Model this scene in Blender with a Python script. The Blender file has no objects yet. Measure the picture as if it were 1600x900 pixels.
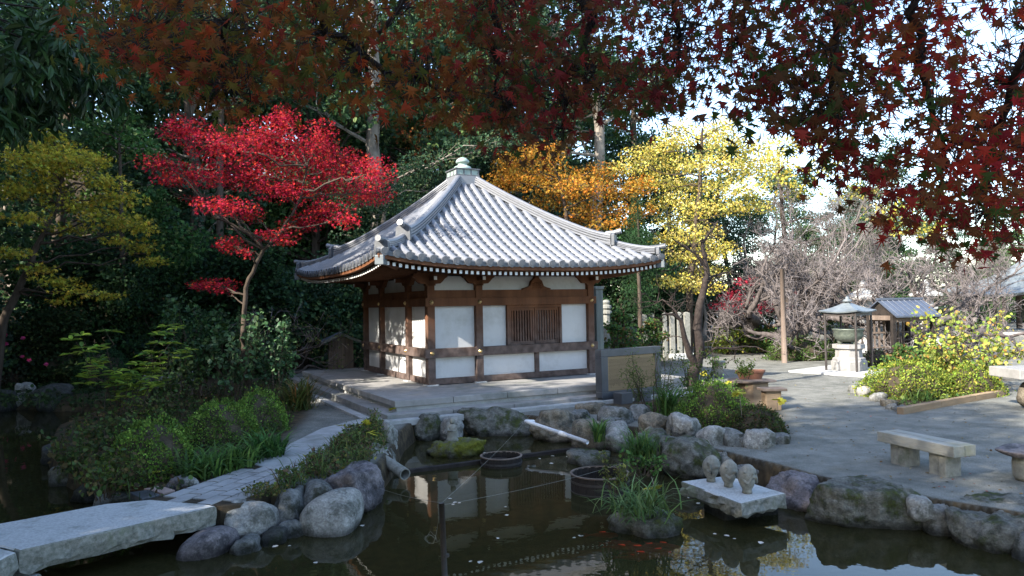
import bpy, math, random
import numpy as np
from mathutils import Vector, Matrix, noise
R = math.radians
scn = bpy.context.scene
COL = scn.collection
# ---------------------------------------------------------------- camera, sky, sun, exposure
EYE = 2.2; FPX = 1137.0; PITCH = math.atan(26.7/1137.0); ROLL = R(1.06)
_f = Vector((0, math.cos(PITCH), math.sin(PITCH))); _u0 = Vector((0, -math.sin(PITCH), math.cos(PITCH))); _r0 = Vector((1, 0, 0))
_r = _r0*math.cos(ROLL) - _u0*math.sin(ROLL); _u = _u0*math.cos(ROLL) + _r0*math.sin(ROLL)
cam = bpy.data.cameras.new('camera'); cam_o = bpy.data.objects.new('camera', cam); COL.objects.link(cam_o)
cam.sensor_width = 36; cam.lens = 36*FPX/1600; cam.clip_end = 2000; cam.clip_start = 0.05
cam_o.matrix_world = Matrix(((_r.x, _u.x, -_f.x, 0), (_r.y, _u.y, -_f.y, 0), (_r.z, _u.z, -_f.z, EYE), (0, 0, 0, 1)))
scn.camera = cam_o
SUN_H = Vector((-0.78, -0.626, 0)).normalized(); SUN_EL = R(33)
w = bpy.data.worlds.new('World'); scn.world = w; w.use_nodes = True
nt = w.node_tree; sky = nt.nodes.new('ShaderNodeTexSky'); sky.sky_type = 'NISHITA'; sky.sun_disc = False
sky.sun_elevation = SUN_EL; sky.sun_rotation = math.atan2(SUN_H.x, SUN_H.y); sky.air_density = 1.0; sky.dust_density = 1.0; sky.ozone_density = 1.2
bg = nt.nodes['Background']; bg.inputs['Strength'].default_value = 0.15
nt.links.new(sky.outputs[0], bg.inputs[0])
sun = bpy.data.lights.new('sun', 'SUN'); sun.energy = 4.0; sun.angle = R(0.53); sun.color = (1.0, 0.93, 0.82)
sun_o = bpy.data.objects.new('sun', sun); COL.objects.link(sun_o)
SUN = Vector((SUN_H.x*math.cos(SUN_EL), SUN_H.y*math.cos(SUN_EL), math.sin(SUN_EL)))
sun_o.rotation_euler = (-SUN).to_track_quat('-Z', 'Y').to_euler()
scn.view_settings.view_transform = 'Standard'; scn.view_settings.look = 'None'
scn.view_settings.gamma = 1; scn.view_settings.exposure = 2.0; scn.view_settings.use_curve_mapping = False
# ---------------------------------------------------------------- measuring helpers
def ray(px, py):
    return (_f*FPX + _r*(px-800) - _u*(py-450))
def G(px, py, z=0.0):
    d = ray(px, py); t = (z-EYE)/d.z
    return Vector((d.x*t, d.y*t, z))
def D(px, py, y):
    d = ray(px, py); t = y/d.y
    return Vector((d.x*t, y, EYE+d.z*t))
# ---------------------------------------------------------------- geometry helpers
class Geo:
    def __init__(s): s.v = []; s.f = []; s.n = 0; s.c = []
    def add(s, v, *fs, col=None):
        v = np.asarray(v, float).reshape(-1, 3)
        for f in fs:
            f = np.asarray(f, int)
            if f.size: s.f.append(f + s.n)
        s.v.append(v); s.n += len(v)
        if col is not None: s.c.append(np.tile(np.asarray(col, float), (len(v), 1)) if np.ndim(col) == 1 else np.asarray(col, float))
        return s
    def box(s, x0, x1, y0, y1, z0, z1):
        v = [(x, y, z) for z in (z0, z1) for y in (y0, y1) for x in (x0, x1)]
        return s.add(v, [(0, 2, 3, 1), (4, 5, 7, 6), (0, 1, 5, 4), (2, 6, 7, 3), (0, 4, 6, 2), (1, 3, 7, 5)])
    def cbox(s, c, sx, sy, sz, rz=0.0):
        a, b = math.cos(rz), math.sin(rz); v = []
        for z in (-.5, .5):
            for y in (-.5, .5):
                for x in (-.5, .5):
                    X, Y = x*sx, y*sy; v.append((c[0]+X*a-Y*b, c[1]+X*b+Y*a, c[2]+z*sz))
        return s.add(v, [(0, 2, 3, 1), (4, 5, 7, 6), (0, 1, 5, 4), (2, 6, 7, 3), (0, 4, 6, 2), (1, 3, 7, 5)])
    def tube(s, pts, rad, k=6, cap=True):
        P = np.asarray(pts, float); n = len(P); rad = np.broadcast_to(np.asarray(rad, float), (n,))
        T = np.gradient(P, axis=0); T /= np.linalg.norm(T, axis=1, keepdims=True)+1e-9
        ref = np.array((0, 0, 1.)) if abs(T[0][2]) < .9 else np.array((1., 0, 0))
        A = np.cross(T, ref); A /= np.linalg.norm(A, axis=1, keepdims=True)+1e-9; B = np.cross(T, A)
        th = np.arange(k)*2*math.pi/k
        V = P[:, None]+rad[:, None, None]*(np.cos(th)[None, :, None]*A[:, None]+np.sin(th)[None, :, None]*B[:, None])
        i = np.arange(n-1)[:, None]*k; j = np.arange(k)[None]; j2 = (j+1) % k
        F = np.stack([i+j, i+j2, i+k+j2, i+k+j], -1).reshape(-1, 4)
        s.add(V.reshape(-1, 3), F)
        if cap and k > 3:
            o = s.n-n*k; s.f.append(np.array([list(range(o, o+k))])); s.f.append(np.array([list(range(s.n-1, s.n-k-1, -1))]))
        return s
    def lathe(s, prof, n=24, c=(0, 0, 0)):
        th = np.arange(n)*2*math.pi/n; V = []
        for r, z in prof: V += [(c[0]+r*math.cos(t), c[1]+r*math.sin(t), c[2]+z) for t in th]
        i = np.arange(len(prof)-1)[:, None]*n; j = np.arange(n)[None]; j2 = (j+1) % n
        F = np.stack([i+j, i+j2, i+n+j2, i+n+j], -1).reshape(-1, 4)
        return s.add(V, F)
    def prism(s, poly, z0, z1):
        n = len(poly); v = [(p[0], p[1], z0) for p in poly]+[(p[0], p[1], z1) for p in poly]
        s.add(v, [(i, (i+1) % n, n+(i+1) % n, n+i) for i in range(n)])
        s.f.append(np.array([list(range(s.n-n, s.n))])); s.f.append(np.array([list(range(s.n-n-1, s.n-2*n-1, -1))]))
        return s
    def mesh(s, name, smooth=False):
        V = np.concatenate(s.v); me = bpy.data.meshes.new(name)
        idx = np.concatenate([f.reshape(-1) for f in s.f]); tot = np.concatenate([np.full(len(f), f.shape[1]) for f in s.f])
        me.vertices.add(len(V)); me.vertices.foreach_set('co', V.reshape(-1).astype(np.float32))
        me.loops.add(len(idx)); me.loops.foreach_set('vertex_index', idx.astype(np.int32))
        me.polygons.add(len(tot)); st = np.concatenate([[0], np.cumsum(tot)[:-1]])
        me.polygons.foreach_set('loop_start', st.astype(np.int32)); me.polygons.foreach_set('loop_total', tot.astype(np.int32))
        me.polygons.foreach_set('use_smooth', np.full(len(tot), bool(smooth)))
        if s.c:
            a = me.color_attributes.new('Col', 'FLOAT_COLOR', 'POINT'); C = np.concatenate(s.c)
            a.data.foreach_set('color', np.concatenate([C, np.ones((len(C), 1))], 1).reshape(-1).astype(np.float32))
        me.update(calc_edges=True); me.validate()
        return me
def obj(name, geo, m, parent=None, smooth=False, bevel=0, loc=None, rz=None):
    me = geo.mesh(name, smooth) if isinstance(geo, Geo) else geo
    if m is not None and not me.materials: me.materials.append(m)
    o = bpy.data.objects.new(name, me); COL.objects.link(o); o.parent = parent
    if bevel:
        b = o.modifiers.new('bevel', 'BEVEL'); b.width = bevel; b.segments = 2; b.limit_method = 'ANGLE'
    if loc is not None: o.location = loc
    if rz is not None: o.rotation_euler.z = rz
    return o
def tag(o, label, cat, group=None):
    o['label'] = label; o['category'] = cat
    if group: o['group'] = group
    return o
def thing(name, label, cat, loc=(0, 0, 0), rz=0, group=None):
    o = bpy.data.objects.new(name, None); COL.objects.link(o); o.location = loc; o.rotation_euler.z = rz; o.empty_display_size = .1
    return tag(o, label, cat, group)
def kind(o, k): o['kind'] = k; return o
def copytree(o, parent=None):
    c = o.copy(); COL.objects.link(c); c.parent = parent
    for ch in list(o.children): copytree(ch, c)
    return c
# ---------------------------------------------------------------- materials
def mat(name, c1, c2=None, scale=6.0, rough=.8, bump=.3, bscale=None, spec=.3, metal=0, detail=6, stretch=(1, 1, 1), c3=None, c3s=1.5, c3lo=.52, c3hi=.68, dist=.02, pos=False):
    m = bpy.data.materials.new(name); m.use_nodes = True; N = m.node_tree.nodes; L = m.node_tree.links
    p = N['Principled BSDF']; p.inputs['Roughness'].default_value = rough; p.inputs['Metallic'].default_value = metal
    p.inputs['Specular IOR Level'].default_value = spec
    tc = N.new('ShaderNodeTexCoord'); mp = N.new('ShaderNodeMapping'); mp.inputs['Scale'].default_value = stretch
    CO = N.new('ShaderNodeNewGeometry').outputs['Position'] if pos else tc.outputs['Object']
    L.new(CO, mp.inputs[0])
    n1 = N.new('ShaderNodeTexNoise'); n1.inputs['Scale'].default_value = scale; n1.inputs['Detail'].default_value = detail; n1.inputs['Roughness'].default_value = .65
    L.new(mp.outputs[0], n1.inputs[0])
    cr = N.new('ShaderNodeValToRGB'); cr.color_ramp.elements[0].position = .32; cr.color_ramp.elements[1].position = .68
    cr.color_ramp.elements[0].color = (*c1, 1); cr.color_ramp.elements[1].color = (*(c2 or c1), 1); L.new(n1.outputs[0], cr.inputs[0])
    out = cr.outputs[0]
    if c3:
        n3 = N.new('ShaderNodeTexNoise'); n3.inputs['Scale'].default_value = c3s; n3.inputs['Detail'].default_value = 8; n3.inputs['Roughness'].default_value = .7
        L.new(CO, n3.inputs[0])
        r3 = N.new('ShaderNodeMapRange'); r3.inputs[1].default_value = c3lo; r3.inputs[2].default_value = c3hi; L.new(n3.outputs[0], r3.inputs[0])
        mx = N.new('ShaderNodeMix'); mx.data_type = 'RGBA'; L.new(r3.outputs[0], mx.inputs[0]); L.new(out, mx.inputs[6]); mx.inputs[7].default_value = (*c3, 1); out = mx.outputs[2]
    L.new(out, p.inputs['Base Color'])
    if bump:
        n2 = N.new('ShaderNodeTexNoise'); n2.inputs['Scale'].default_value = bscale or scale*4; n2.inputs['Detail'].default_value = 8; n2.inputs['Roughness'].default_value = .7
        L.new(mp.outputs[0], n2.inputs[0]); b = N.new('ShaderNodeBump'); b.inputs['Strength'].default_value = bump; b.inputs['Distance'].default_value = dist
        L.new(n2.outputs[0], b.inputs['Height']); L.new(b.outputs[0], p.inputs['Normal'])
    return m
def leafmat(name, trans=.35, rough=.6, spec=.12):
    m = bpy.data.materials.new(name); m.use_nodes = True; N = m.node_tree.nodes; L = m.node_tree.links
    p = N['Principled BSDF']; a = N.new('ShaderNodeAttribute'); a.attribute_name = 'Col'
    p.inputs['Roughness'].default_value = rough; p.inputs['Specular IOR Level'].default_value = spec; L.new(a.outputs[0], p.inputs['Base Color'])
    t = N.new('ShaderNodeBsdfTranslucent'); L.new(a.outputs[0], t.inputs[0]); mx = N.new('ShaderNodeMixShader'); mx.inputs[0].default_value = trans
    L.new(p.outputs[0], mx.inputs[1]); L.new(t.outputs[0], mx.inputs[2]); L.new(mx.outputs[0], N['Material Output'].inputs[0])
    return m
M = {}
M['leaf'] = leafmat('leaf'); M['leaf_thin'] = leafmat('leaf_thin', .62); M['leaf_gloss'] = leafmat('leaf_gloss', .15, .45, .22)
M['bark'] = mat('bark', (.035, .027, .02), (.09, .07, .055), 5, .95, .8, 14, .1, stretch=(1, 1, .3))
M['bark_pale'] = mat('bark_pale', (.12, .10, .085), (.28, .25, .21), 5, .95, .6, 14, .1, stretch=(1, 1, .3))
M['bark_grey'] = mat('bark_grey', (.05, .042, .04), (.13, .112, .105), 8, .9, .6, 20, .1)
M['bark_dark'] = mat('bark_dark', (.018, .013, .012), (.05, .04, .035), 8, .9, .9, 18, .15)
M['twig_pale'] = mat('twig_pale', (.10, .085, .08), (.19, .165, .16), 4, .8, .2)
M['plaster'] = mat('plaster', (.47, .47, .47), (.54, .54, .535), 1.2, .9, .08, 30, .1, c3=(.38, .37, .345), c3s=1.4, c3lo=.5, c3hi=.75)
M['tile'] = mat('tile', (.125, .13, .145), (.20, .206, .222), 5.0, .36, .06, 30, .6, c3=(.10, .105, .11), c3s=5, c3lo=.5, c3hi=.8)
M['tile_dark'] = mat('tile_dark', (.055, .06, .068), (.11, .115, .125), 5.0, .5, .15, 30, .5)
M['stone_pave'] = mat('stone_pave', (.20, .193, .183), (.29, .282, .27), 3, .85, .15, 60, .2, c3=(.15, .155, .135), c3s=1.2)
M['granite'] = mat('granite', (.30, .30, .29), (.50, .50, .49), 38, .85, .35, 60, .2, c3=(.22, .23, .21), c3s=2.5)
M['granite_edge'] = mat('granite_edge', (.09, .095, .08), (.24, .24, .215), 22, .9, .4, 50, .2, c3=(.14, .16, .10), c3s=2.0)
M['concrete'] = mat('concrete', (.27, .27, .26), (.37, .37, .36), 4, .9, .2, 80, .2, c3=(.2, .2, .18), c3s=1.1)
M['brick'] = mat('brick', (.26, .255, .25), (.38, .37, .36), 6, .9, .3, 60, .2, c3=(.2, .19, .18), c3s=3, pos=True)
M['gold'] = mat('gold', (.55, .38, .16), (.65, .48, .24), 9, .35, .05, metal=.9)
M['dkmetal'] = mat('dkmetal', (.02, .018, .017), (.05, .04, .035), 20, .55, .2, spec=.4)
M['copper'] = mat('copper', (.09, .105, .115), (.15, .17, .18), 2.5, .45, .1, 20, .5, c3=(.10, .12, .115), c3s=2)
M['bluemetal'] = mat('bluemetal', (.045, .055, .08), (.075, .09, .12), 2, .35, .05, 30, .5)
M['bronze'] = mat('bronze', (.07, .085, .07), (.15, .17, .135), 8, .5, .3, spec=.5, metal=.4)
M['verdigris'] = mat('verdigris', (.20, .27, .24), (.33, .40, .36), 5, .6, .15, 30, .4)
M['white_pipe'] = mat('white_pipe', (.62, .63, .64), (.72, .72, .72), 5, .4, .03)
M['terracotta'] = mat('terracotta', (.12, .05, .03), (.2, .085, .05), 8, .75, .2)
M['oldwood'] = mat('oldwood', (.10, .075, .06), (.20, .155, .125), 4, .9, .5, 30, .15, stretch=(1, 1, .08))
M['oldwood_h'] = mat('oldwood_h', (.16, .11, .07), (.30, .22, .14), 4, .9, .5, 30, .15, stretch=(.15, .15, 1))
M['darkwood'] = mat('darkwood', (.012, .010, .009), (.035, .028, .024), 6, .85, .5, 30, .2)
M['greywood'] = mat('greywood', (.11, .12, .11), (.22, .235, .21), 5, .9, .5, 30, .15, stretch=(1, 1, .1))
M['slate'] = mat('slate', (.035, .04, .048), (.065, .07, .08), 3, .4, .1, 40, .5)
M['plaque'] = mat('plaque', (.16, .11, .06), (.24, .17, .095), 2, .4, .15, 30, .4, metal=.3, stretch=(.3, .3, 8))
M['plaque_dark'] = mat('plaque_dark', (.055, .04, .025), (.07, .05, .03), 8, .5, .0)
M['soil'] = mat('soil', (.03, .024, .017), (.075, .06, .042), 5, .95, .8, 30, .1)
M['statue'] = mat('statue', (.15, .15, .13), (.26, .255, .225), 14, .9, .45, 50, .2, c3=(.12, .13, .10), c3s=5)
M['thread'] = mat('thread', (.14, .13, .11), (.2, .19, .16), 5, .6, 0)
M['stuc'] = mat('lime_white', (.72, .72, .70), (.8, .8, .78), 3, .8, .1)
def rockmat(name, c1, c2, c3, moss=None, mlo=.5, mhi=.62):
    m = mat(name, c1, c2, 9, .93, 1.0, 22, .15, c3=c3, c3s=3.5, c3lo=.48, c3hi=.6, dist=.035, detail=12); N = m.node_tree.nodes; L = m.node_tree.links; p = N['Principled BSDF']
    src = p.inputs['Base Color'].links[0].from_socket; tc = N.new('ShaderNodeTexCoord'); vo = N.new('ShaderNodeTexNoise'); vo.inputs['Scale'].default_value = 45; vo.inputs['Detail'].default_value = 6; L.new(tc.outputs['Object'], vo.inputs[0])
    mr = N.new('ShaderNodeMapRange'); mr.inputs[1].default_value = .3; mr.inputs[2].default_value = .7; mr.inputs[3].default_value = .72; mr.inputs[4].default_value = 1.22; L.new(vo.outputs[0], mr.inputs[0])
    mx = N.new('ShaderNodeMix'); mx.data_type = 'RGBA'; mx.blend_type = 'MULTIPLY'; mx.inputs[0].default_value = 1; L.new(src, mx.inputs[6]); L.new(mr.outputs[0], mx.inputs[7]); out = mx.outputs[2]
    if moss:
        n = N.new('ShaderNodeTexNoise'); n.inputs['Scale'].default_value = 3.2; n.inputs['Detail'].default_value = 12; n.inputs['Roughness'].default_value = .78; L.new(tc.outputs['Object'], n.inputs[0])
        r = N.new('ShaderNodeMapRange'); r.inputs[1].default_value = mlo; r.inputs[2].default_value = mhi; L.new(n.outputs[0], r.inputs[0])
        n2 = N.new('ShaderNodeTexNoise'); n2.inputs['Scale'].default_value = 30; L.new(tc.outputs['Object'], n2.inputs[0]); c = N.new('ShaderNodeValToRGB'); c.color_ramp.elements[0].position = .3; c.color_ramp.elements[1].position = .7
        c.color_ramp.elements[0].color = (*[x*.5 for x in moss], 1); c.color_ramp.elements[1].color = (*moss, 1); L.new(n2.outputs[0], c.inputs[0])
        m2 = N.new('ShaderNodeMix'); m2.data_type = 'RGBA'; L.new(r.outputs[0], m2.inputs[0]); L.new(out, m2.inputs[6]); L.new(c.outputs[0], m2.inputs[7]); out = m2.outputs[2]
    ge = N.new('ShaderNodeNewGeometry'); sp = N.new('ShaderNodeSeparateXYZ'); L.new(ge.outputs['Position'], sp.inputs[0]); nn = N.new('ShaderNodeTexNoise'); nn.inputs['Scale'].default_value = 5; L.new(tc.outputs['Object'], nn.inputs[0])
    ma = N.new('ShaderNodeMath'); ma.operation = 'MULTIPLY_ADD'; ma.inputs[1].default_value = -.10; L.new(nn.outputs[0], ma.inputs[0]); L.new(sp.outputs[2], ma.inputs[2])   # wet tide band at the pond's edge
    wr = N.new('ShaderNodeMapRange'); wr.inputs[1].default_value = -.36; wr.inputs[2].default_value = -.27; wr.inputs[3].default_value = .35; wr.inputs[4].default_value = 1; L.new(ma.outputs[0], wr.inputs[0])
    m3 = N.new('ShaderNodeMix'); m3.data_type = 'RGBA'; m3.blend_type = 'MULTIPLY'; m3.inputs[0].default_value = 1; L.new(out, m3.inputs[6]); L.new(wr.outputs[0], m3.inputs[7]); out = m3.outputs[2]
    L.new(out, p.inputs['Base Color']); return m
ROCK = {
 'pale': rockmat('rock_pale', (.17, .165, .15), (.38, .37, .34), (.10, .10, .085)),
 'grey': rockmat('rock_grey', (.09, .092, .088), (.24, .24, .225), (.05, .052, .042), (.05, .06, .02), .58, .7),
 'ochre': rockmat('rock_ochre', (.11, .09, .065), (.27, .235, .18), (.07, .068, .055), (.05, .05, .02), .6, .75),
 'purple': rockmat('rock_purple', (.10, .088, .09), (.24, .215, .22), (.06, .056, .06)),
 'dark': rockmat('rock_dark', (.03, .031, .028), (.085, .085, .078), (.025, .03, .018), (.03, .04, .012), .55, .7),
 'moss': rockmat('rock_moss', (.06, .06, .052), (.19, .185, .16), (.04, .042, .03), (.06, .075, .016), .5, .62),
 'mossy': rockmat('rock_mossy', (.06, .06, .05), (.15, .145, .12), (.04, .04, .03), (.15, .155, .022), .40, .54),
}
def wood_mat():
    m = mat('temple_wood', (.085, .034, .015), (.16, .066, .030), 3, .75, .35, 26, .2, stretch=(1, 1, .15)); N = m.node_tree.nodes; L = m.node_tree.links
    p = N['Principled BSDF']; src = p.inputs['Base Color'].links[0].from_socket
    tc = N.new('ShaderNodeTexCoord'); sp = N.new('ShaderNodeSeparateXYZ'); L.new(tc.outputs['Object'], sp.inputs[0])
    n = N.new('ShaderNodeTexNoise'); n.inputs['Scale'].default_value = 2.5; L.new(tc.outputs['Object'], n.inputs[0])
    ad = N.new('ShaderNodeMath'); ad.operation = 'MULTIPLY_ADD'; ad.inputs[1].default_value = .8; L.new(n.outputs[0], ad.inputs[0]); L.new(sp.outputs[2], ad.inputs[2])
    mr = N.new('ShaderNodeMapRange'); mr.inputs[1].default_value = 1.55; mr.inputs[2].default_value = 2.6; L.new(ad.outputs[0], mr.inputs[0])
    n4 = N.new('ShaderNodeTexNoise'); n4.inputs['Scale'].default_value = 6; L.new(tc.outputs['Object'], n4.inputs[0])
    c = N.new('ShaderNodeValToRGB'); c.color_ramp.elements[0].color = (.060, .042, .036, 1); c.color_ramp.elements[1].color = (.125, .092, .080, 1); c.color_ramp.elements[0].position = .35; c.color_ramp.elements[1].position = .65
    L.new(n4.outputs[0], c.inputs[0])
    mx = N.new('ShaderNodeMix'); mx.data_type = 'RGBA'; L.new(mr.outputs[0], mx.inputs[0]); L.new(c.outputs[0], mx.inputs[6]); L.new(src, mx.inputs[7]); L.new(mx.outputs[2], p.inputs['Base Color'])
    return m
M['wood'] = wood_mat()
# ---------------------------------------------------------------- foliage helpers
def star(lobes, inner=.38, side=.62):
    # palmate leaf, stalk at the origin, tip along +Y, lies in XY with a slight fold
    c = (0, .30); pts = []
    n = lobes
    for i in range(n):
        a = R(-125 + 250*i/(n-1)); ln = (1.0 - (1-side)*abs(2*i/(n-1)-1)**1.3)*.75
        pts.append((c[0]+math.sin(a)*ln, c[1]+math.cos(a)*ln))
        if i < n-1:
            b = R(-125+250*(i+.5)/(n-1)); pts.append((c[0]+math.sin(b)*inner*.55, c[1]+math.cos(b)*inner*.55))
    pts.append((0, 0))
    v = [(c[0], c[1], .05)]+[(x, y, -.14*((x)**2+(y-.3)**2)) for x, y in pts]; k = len(pts)
    return np.array(v), np.array([(0, 1+(i+1) % k, 1+i) for i in range(k)])
STAR7 = star(7, .27); STAR5 = star(5, .32, .75)
LEAF = (np.array([(0, 0, 0), (.32, .45, .06), (0, 1, -.05), (-.32, .45, .06)]), np.array([(0, 1, 2, 3)]))
LEAFW = (np.array([(0, 0, 0), (.42, .35, .08), (.3, .75, .05), (0, 1, -.08), (-.3, .75, .05), (-.42, .35, .08)]), np.array([(0, 1, 2, 3), (0, 3, 4, 5)]))
LANCE = (np.array([(0, 0, 0), (.11, .4, .05), (0, .42, -.01), (-.11, .4, .05), (0, 1, -.16)]), np.array([(0, 1, 4), (0, 4, 3)]))
FAN = (np.array([(0, 0, 0), (.45, .6, .05), (.2, .85, .0), (-.2, .85, .0), (-.45, .6, .05)]), np.array([(0, 1, 2), (0, 2, 3), (0, 3, 4)]))
def norm(a): return a/(np.linalg.norm(a, axis=-1, keepdims=True)+1e-9)
def scatter(geo, tmpl, C, tip, nor, size, col):
    """place one leaf template per row of C: tip direction, face normal, size, colour"""
    tv, tf = tmpl; Y = norm(tip); X = norm(np.cross(Y, nor)); Z = np.cross(X, Y)
    s = np.broadcast_to(np.asarray(size, float), (len(C),))[:, None, None]
    V = C[:, None]+s*(tv[None, :, 0:1]*X[:, None]+tv[None, :, 1:2]*Y[:, None]+tv[None, :, 2:3]*Z[:, None])
    k = len(tv); F = (np.arange(len(C))[:, None, None]*k+tf[None]).reshape(-1, tf.shape[1])
    geo.add(V.reshape(-1, 3), F, col=np.repeat(col, k, axis=0))
def palette(rng, n, pal, jit=.22):
    c = np.array([p[:3] for p in pal], float); wt = np.array([p[3] if len(p) > 3 else 1. for p in pal], float); wt /= wt.sum()
    o = c[rng.choice(len(c), n, p=wt)]; return np.clip(o*(1+rng.normal(0, jit, (n, 1)))*(1+rng.normal(0, .07, (n, 3))), .002, .9)
def clump_leaves(geo, rng, clumps, dens, size, tmpl, pal, droop=.2, upn=.6, shell=.35):
    """clumps: (centre, (rx,ry,rz), weight)"""
    for c, r, wgt in clumps:
        n = max(4, int(dens*wgt)); q = norm(rng.normal(size=(n, 3)))*(rng.random((n, 1))**shell)
        C = np.asarray(c)+q*np.asarray(r)
        tip = norm(rng.normal(size=(n, 3)))*1.0+q*.7; tip[:, 2] -= droop
        nor = rng.normal(size=(n, 3)); nor[:, 2] = abs(nor[:, 2])+upn
        col = palette(rng, n, pal)*(1+rng.normal(0, .12))
        scatter(geo, tmpl, C, tip, nor, size*(1+rng.normal(0, .22, n)).clip(.5, 1.6), np.clip(col, .002, .9))
def curve(p0, p1, rng, n=6, wig=.06, sag=0.0, bulge=(0, 0, 0)):
    p0 = np.asarray(p0, float); p1 = np.asarray(p1, float); t = np.linspace(0, 1, n)[:, None]; L = np.linalg.norm(p1-p0)
    P = p0+(p1-p0)*t+np.asarray(bulge)*np.sin(t*math.pi); P[1:-1] += rng.normal(0, wig*L, (n-2, 3)); P[:, 2:] += sag*L*np.sin(t*math.pi)
    return P
def grow(geo, rng, p, d, L, r, lvl, mx, wig=.25, up=.05, nch=(2, 4), ang=.7, shrink=.72, tips=None, k=6, seg=4, rs=.6):
    P = [np.array(p, float)]; d = norm(np.array(d, float)); q = P[0].copy()
    for i in range(seg):
        d = norm(d+rng.normal(0, wig, 3)+np.array((0, 0, up))); q = q+d*L/seg; P.append(q.copy())
    geo.tube(P, np.linspace(r, r*rs, seg+1), max(3, k), cap=False)
    if tips is not None and lvl >= mx-1: tips.append(P[-1])
    if lvl >= mx: return
    for j in range(rng.integers(nch[0], nch[1]+1)):
        t = 1.0 if j == 0 else rng.uniform(.35, .95); i = min(seg-1, int(t*seg)); f = t*seg-i
        s = P[i]*(1-f)+P[i+1]*f; dd = norm(P[i+1]-P[i]); a = rng.normal(size=3); a = norm(a-dd*np.dot(a, dd))
        th = ang*rng.uniform(.5, 1.2); nd = dd*math.cos(th)+a*math.sin(th)
        grow(geo, rng, s, nd, L*shrink*rng.uniform(.75, 1.15), r*rs*(.95 if j == 0 else .75), lvl+1, mx, wig, up, nch, ang, shrink, tips, k-1, max(2, seg-1) if lvl > 1 else seg, rs)
# ================================================================ THE SETTING: ground with the pond basin, water, paths
WZ = -0.34
def gp(l, z=WZ): return [tuple(G(x, y, z)[:2]) for x, y in l]
POND = gp([(1800, 900), (1600, 850), (1480, 828), (1290, 785), (1220, 762), (1120, 734), (1050, 705), (970, 692), (900, 684), (830, 674), (720, 675), (640, 682), (612, 706), (592, 745), (560, 784), (500, 795), (430, 805), (370, 822),
            (320, 806), (240, 790), (165, 775), (110, 745), (95, 715), (105, 690), (150, 668), (190, 652), (130, 642), (60, 640), (0, 636)]) + [(-14.6, 18.2), (-11.6, 13.6), (-8.6, 9), (-6.6, 5), (-4.6, 2.2), (5.5, 2.2), (6.6, 4.5)]
PN = np.array(POND)
def sdist(X, Y, poly):
    d = np.full(X.shape, 1e9); ins = np.zeros(X.shape, bool); n = len(poly)
    for i in range(n):
        a = poly[i]; b = poly[(i+1) % n]; e = b-a; L2 = e@e
        t = np.clip(((X-a[0])*e[0]+(Y-a[1])*e[1])/L2, 0, 1); d = np.minimum(d, np.hypot(X-a[0]-t*e[0], Y-a[1]-t*e[1]))
        c = ((a[1] > Y) != (b[1] > Y)) & (X < (b[0]-a[0])*(Y-a[1])/(b[1]-a[1]+1e-12)+a[0]); ins ^= c
    return np.where(ins, -d, d)
def sst(x): x = np.clip(x, 0, 1); return x*x*(3-2*x)
def hill(X, Y):
    h = sst((Y-27.5+.55*np.maximum(X, -6))/22)*9*sst((9-X)/10) + sst((-X-15)/14)*6*sst((Y-2)/9)
    return h
def ground_z(x, y): return float(hill(np.array(x), np.array(y)))
def axis(lo, a, b, hi, st, k=1.18):
    m = list(np.arange(a, b+1e-6, st)); s = st; v = b; r = []
    while v < hi: s *= k; v += s; r.append(v)
    s = st; v = a; l = []
    while v > lo: s *= k; v -= s; l.append(v)
    return np.array(l[::-1]+m+r)
xs = axis(-400, -9, 8, 400, .055); ys = axis(-60, 2, 18, 600, .055)
X, Y = np.meshgrid(xs, ys); sd = sdist(X, Y, PN)
rng = np.random.default_rng(3)
nz = np.zeros(X.shape)
for k in range(10):
    a = rng.uniform(0, 6.28); f = rng.uniform(.6, 4.5); nz += np.sin(f*(X*math.cos(a)+Y*math.sin(a))+rng.uniform(0, 6.28))/f
Z = hill(X, Y)+nz*.0022 - sst((-.12-sd)/.22)*.85
nx, ny = len(xs), len(ys); i = np.arange(ny-1)[:, None]*nx; j = np.arange(nx-1)[None]
g = Geo(); Fg = np.stack([i+j, i+j+1, i+nx+j+1, i+nx+j], -1).reshape(-1, 4)
# planted soil / leaf litter mask (a property of the ground itself)
BED_L = np.array(gp([(340, 800), (250, 782), (60, 740), (60, 640), (150, 630), (330, 600), (445, 590), (470, 615), (480, 650), (440, 690), (360, 735)], 0))
BED_M = np.array(gp([(905, 640), (990, 640), (1060, 668), (1160, 694), (1228, 688), (1215, 640), (1160, 600), (1080, 600), (1000, 622)], 0))
BED_R = np.array(gp([(1345, 612), (1420, 645), (1570, 610), (1570, 580), (1480, 560), (1380, 560)], 0))
soil = np.zeros(X.shape)
for B in (BED_L, BED_M, BED_R): soil = np.maximum(soil, sst((.25-sdist(X, Y, B))/.4))
soil = np.maximum(soil, sst((Y-25.2+.18*X*(X > 0)+.9*np.minimum(0, X+5))/1.5)*sst((6.5-X)/2)); soil = np.maximum(soil, sst((-X-7.2-.25*np.maximum(0, 18-Y)*0)/1.2)*(Y > 14)); soil = np.maximum(soil, sst((-.02-sd)/.1))
soil = np.maximum(soil, sst((Y-34)/3)*sst((14-X)/4)); soil = np.maximum(soil, sst((-X-6.5)/1)*(Y < 14))
g.add(np.stack([X, Y, Z], -1).reshape(-1, 3), Fg, col=np.repeat(soil.reshape(-1, 1), 3, 1))
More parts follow.
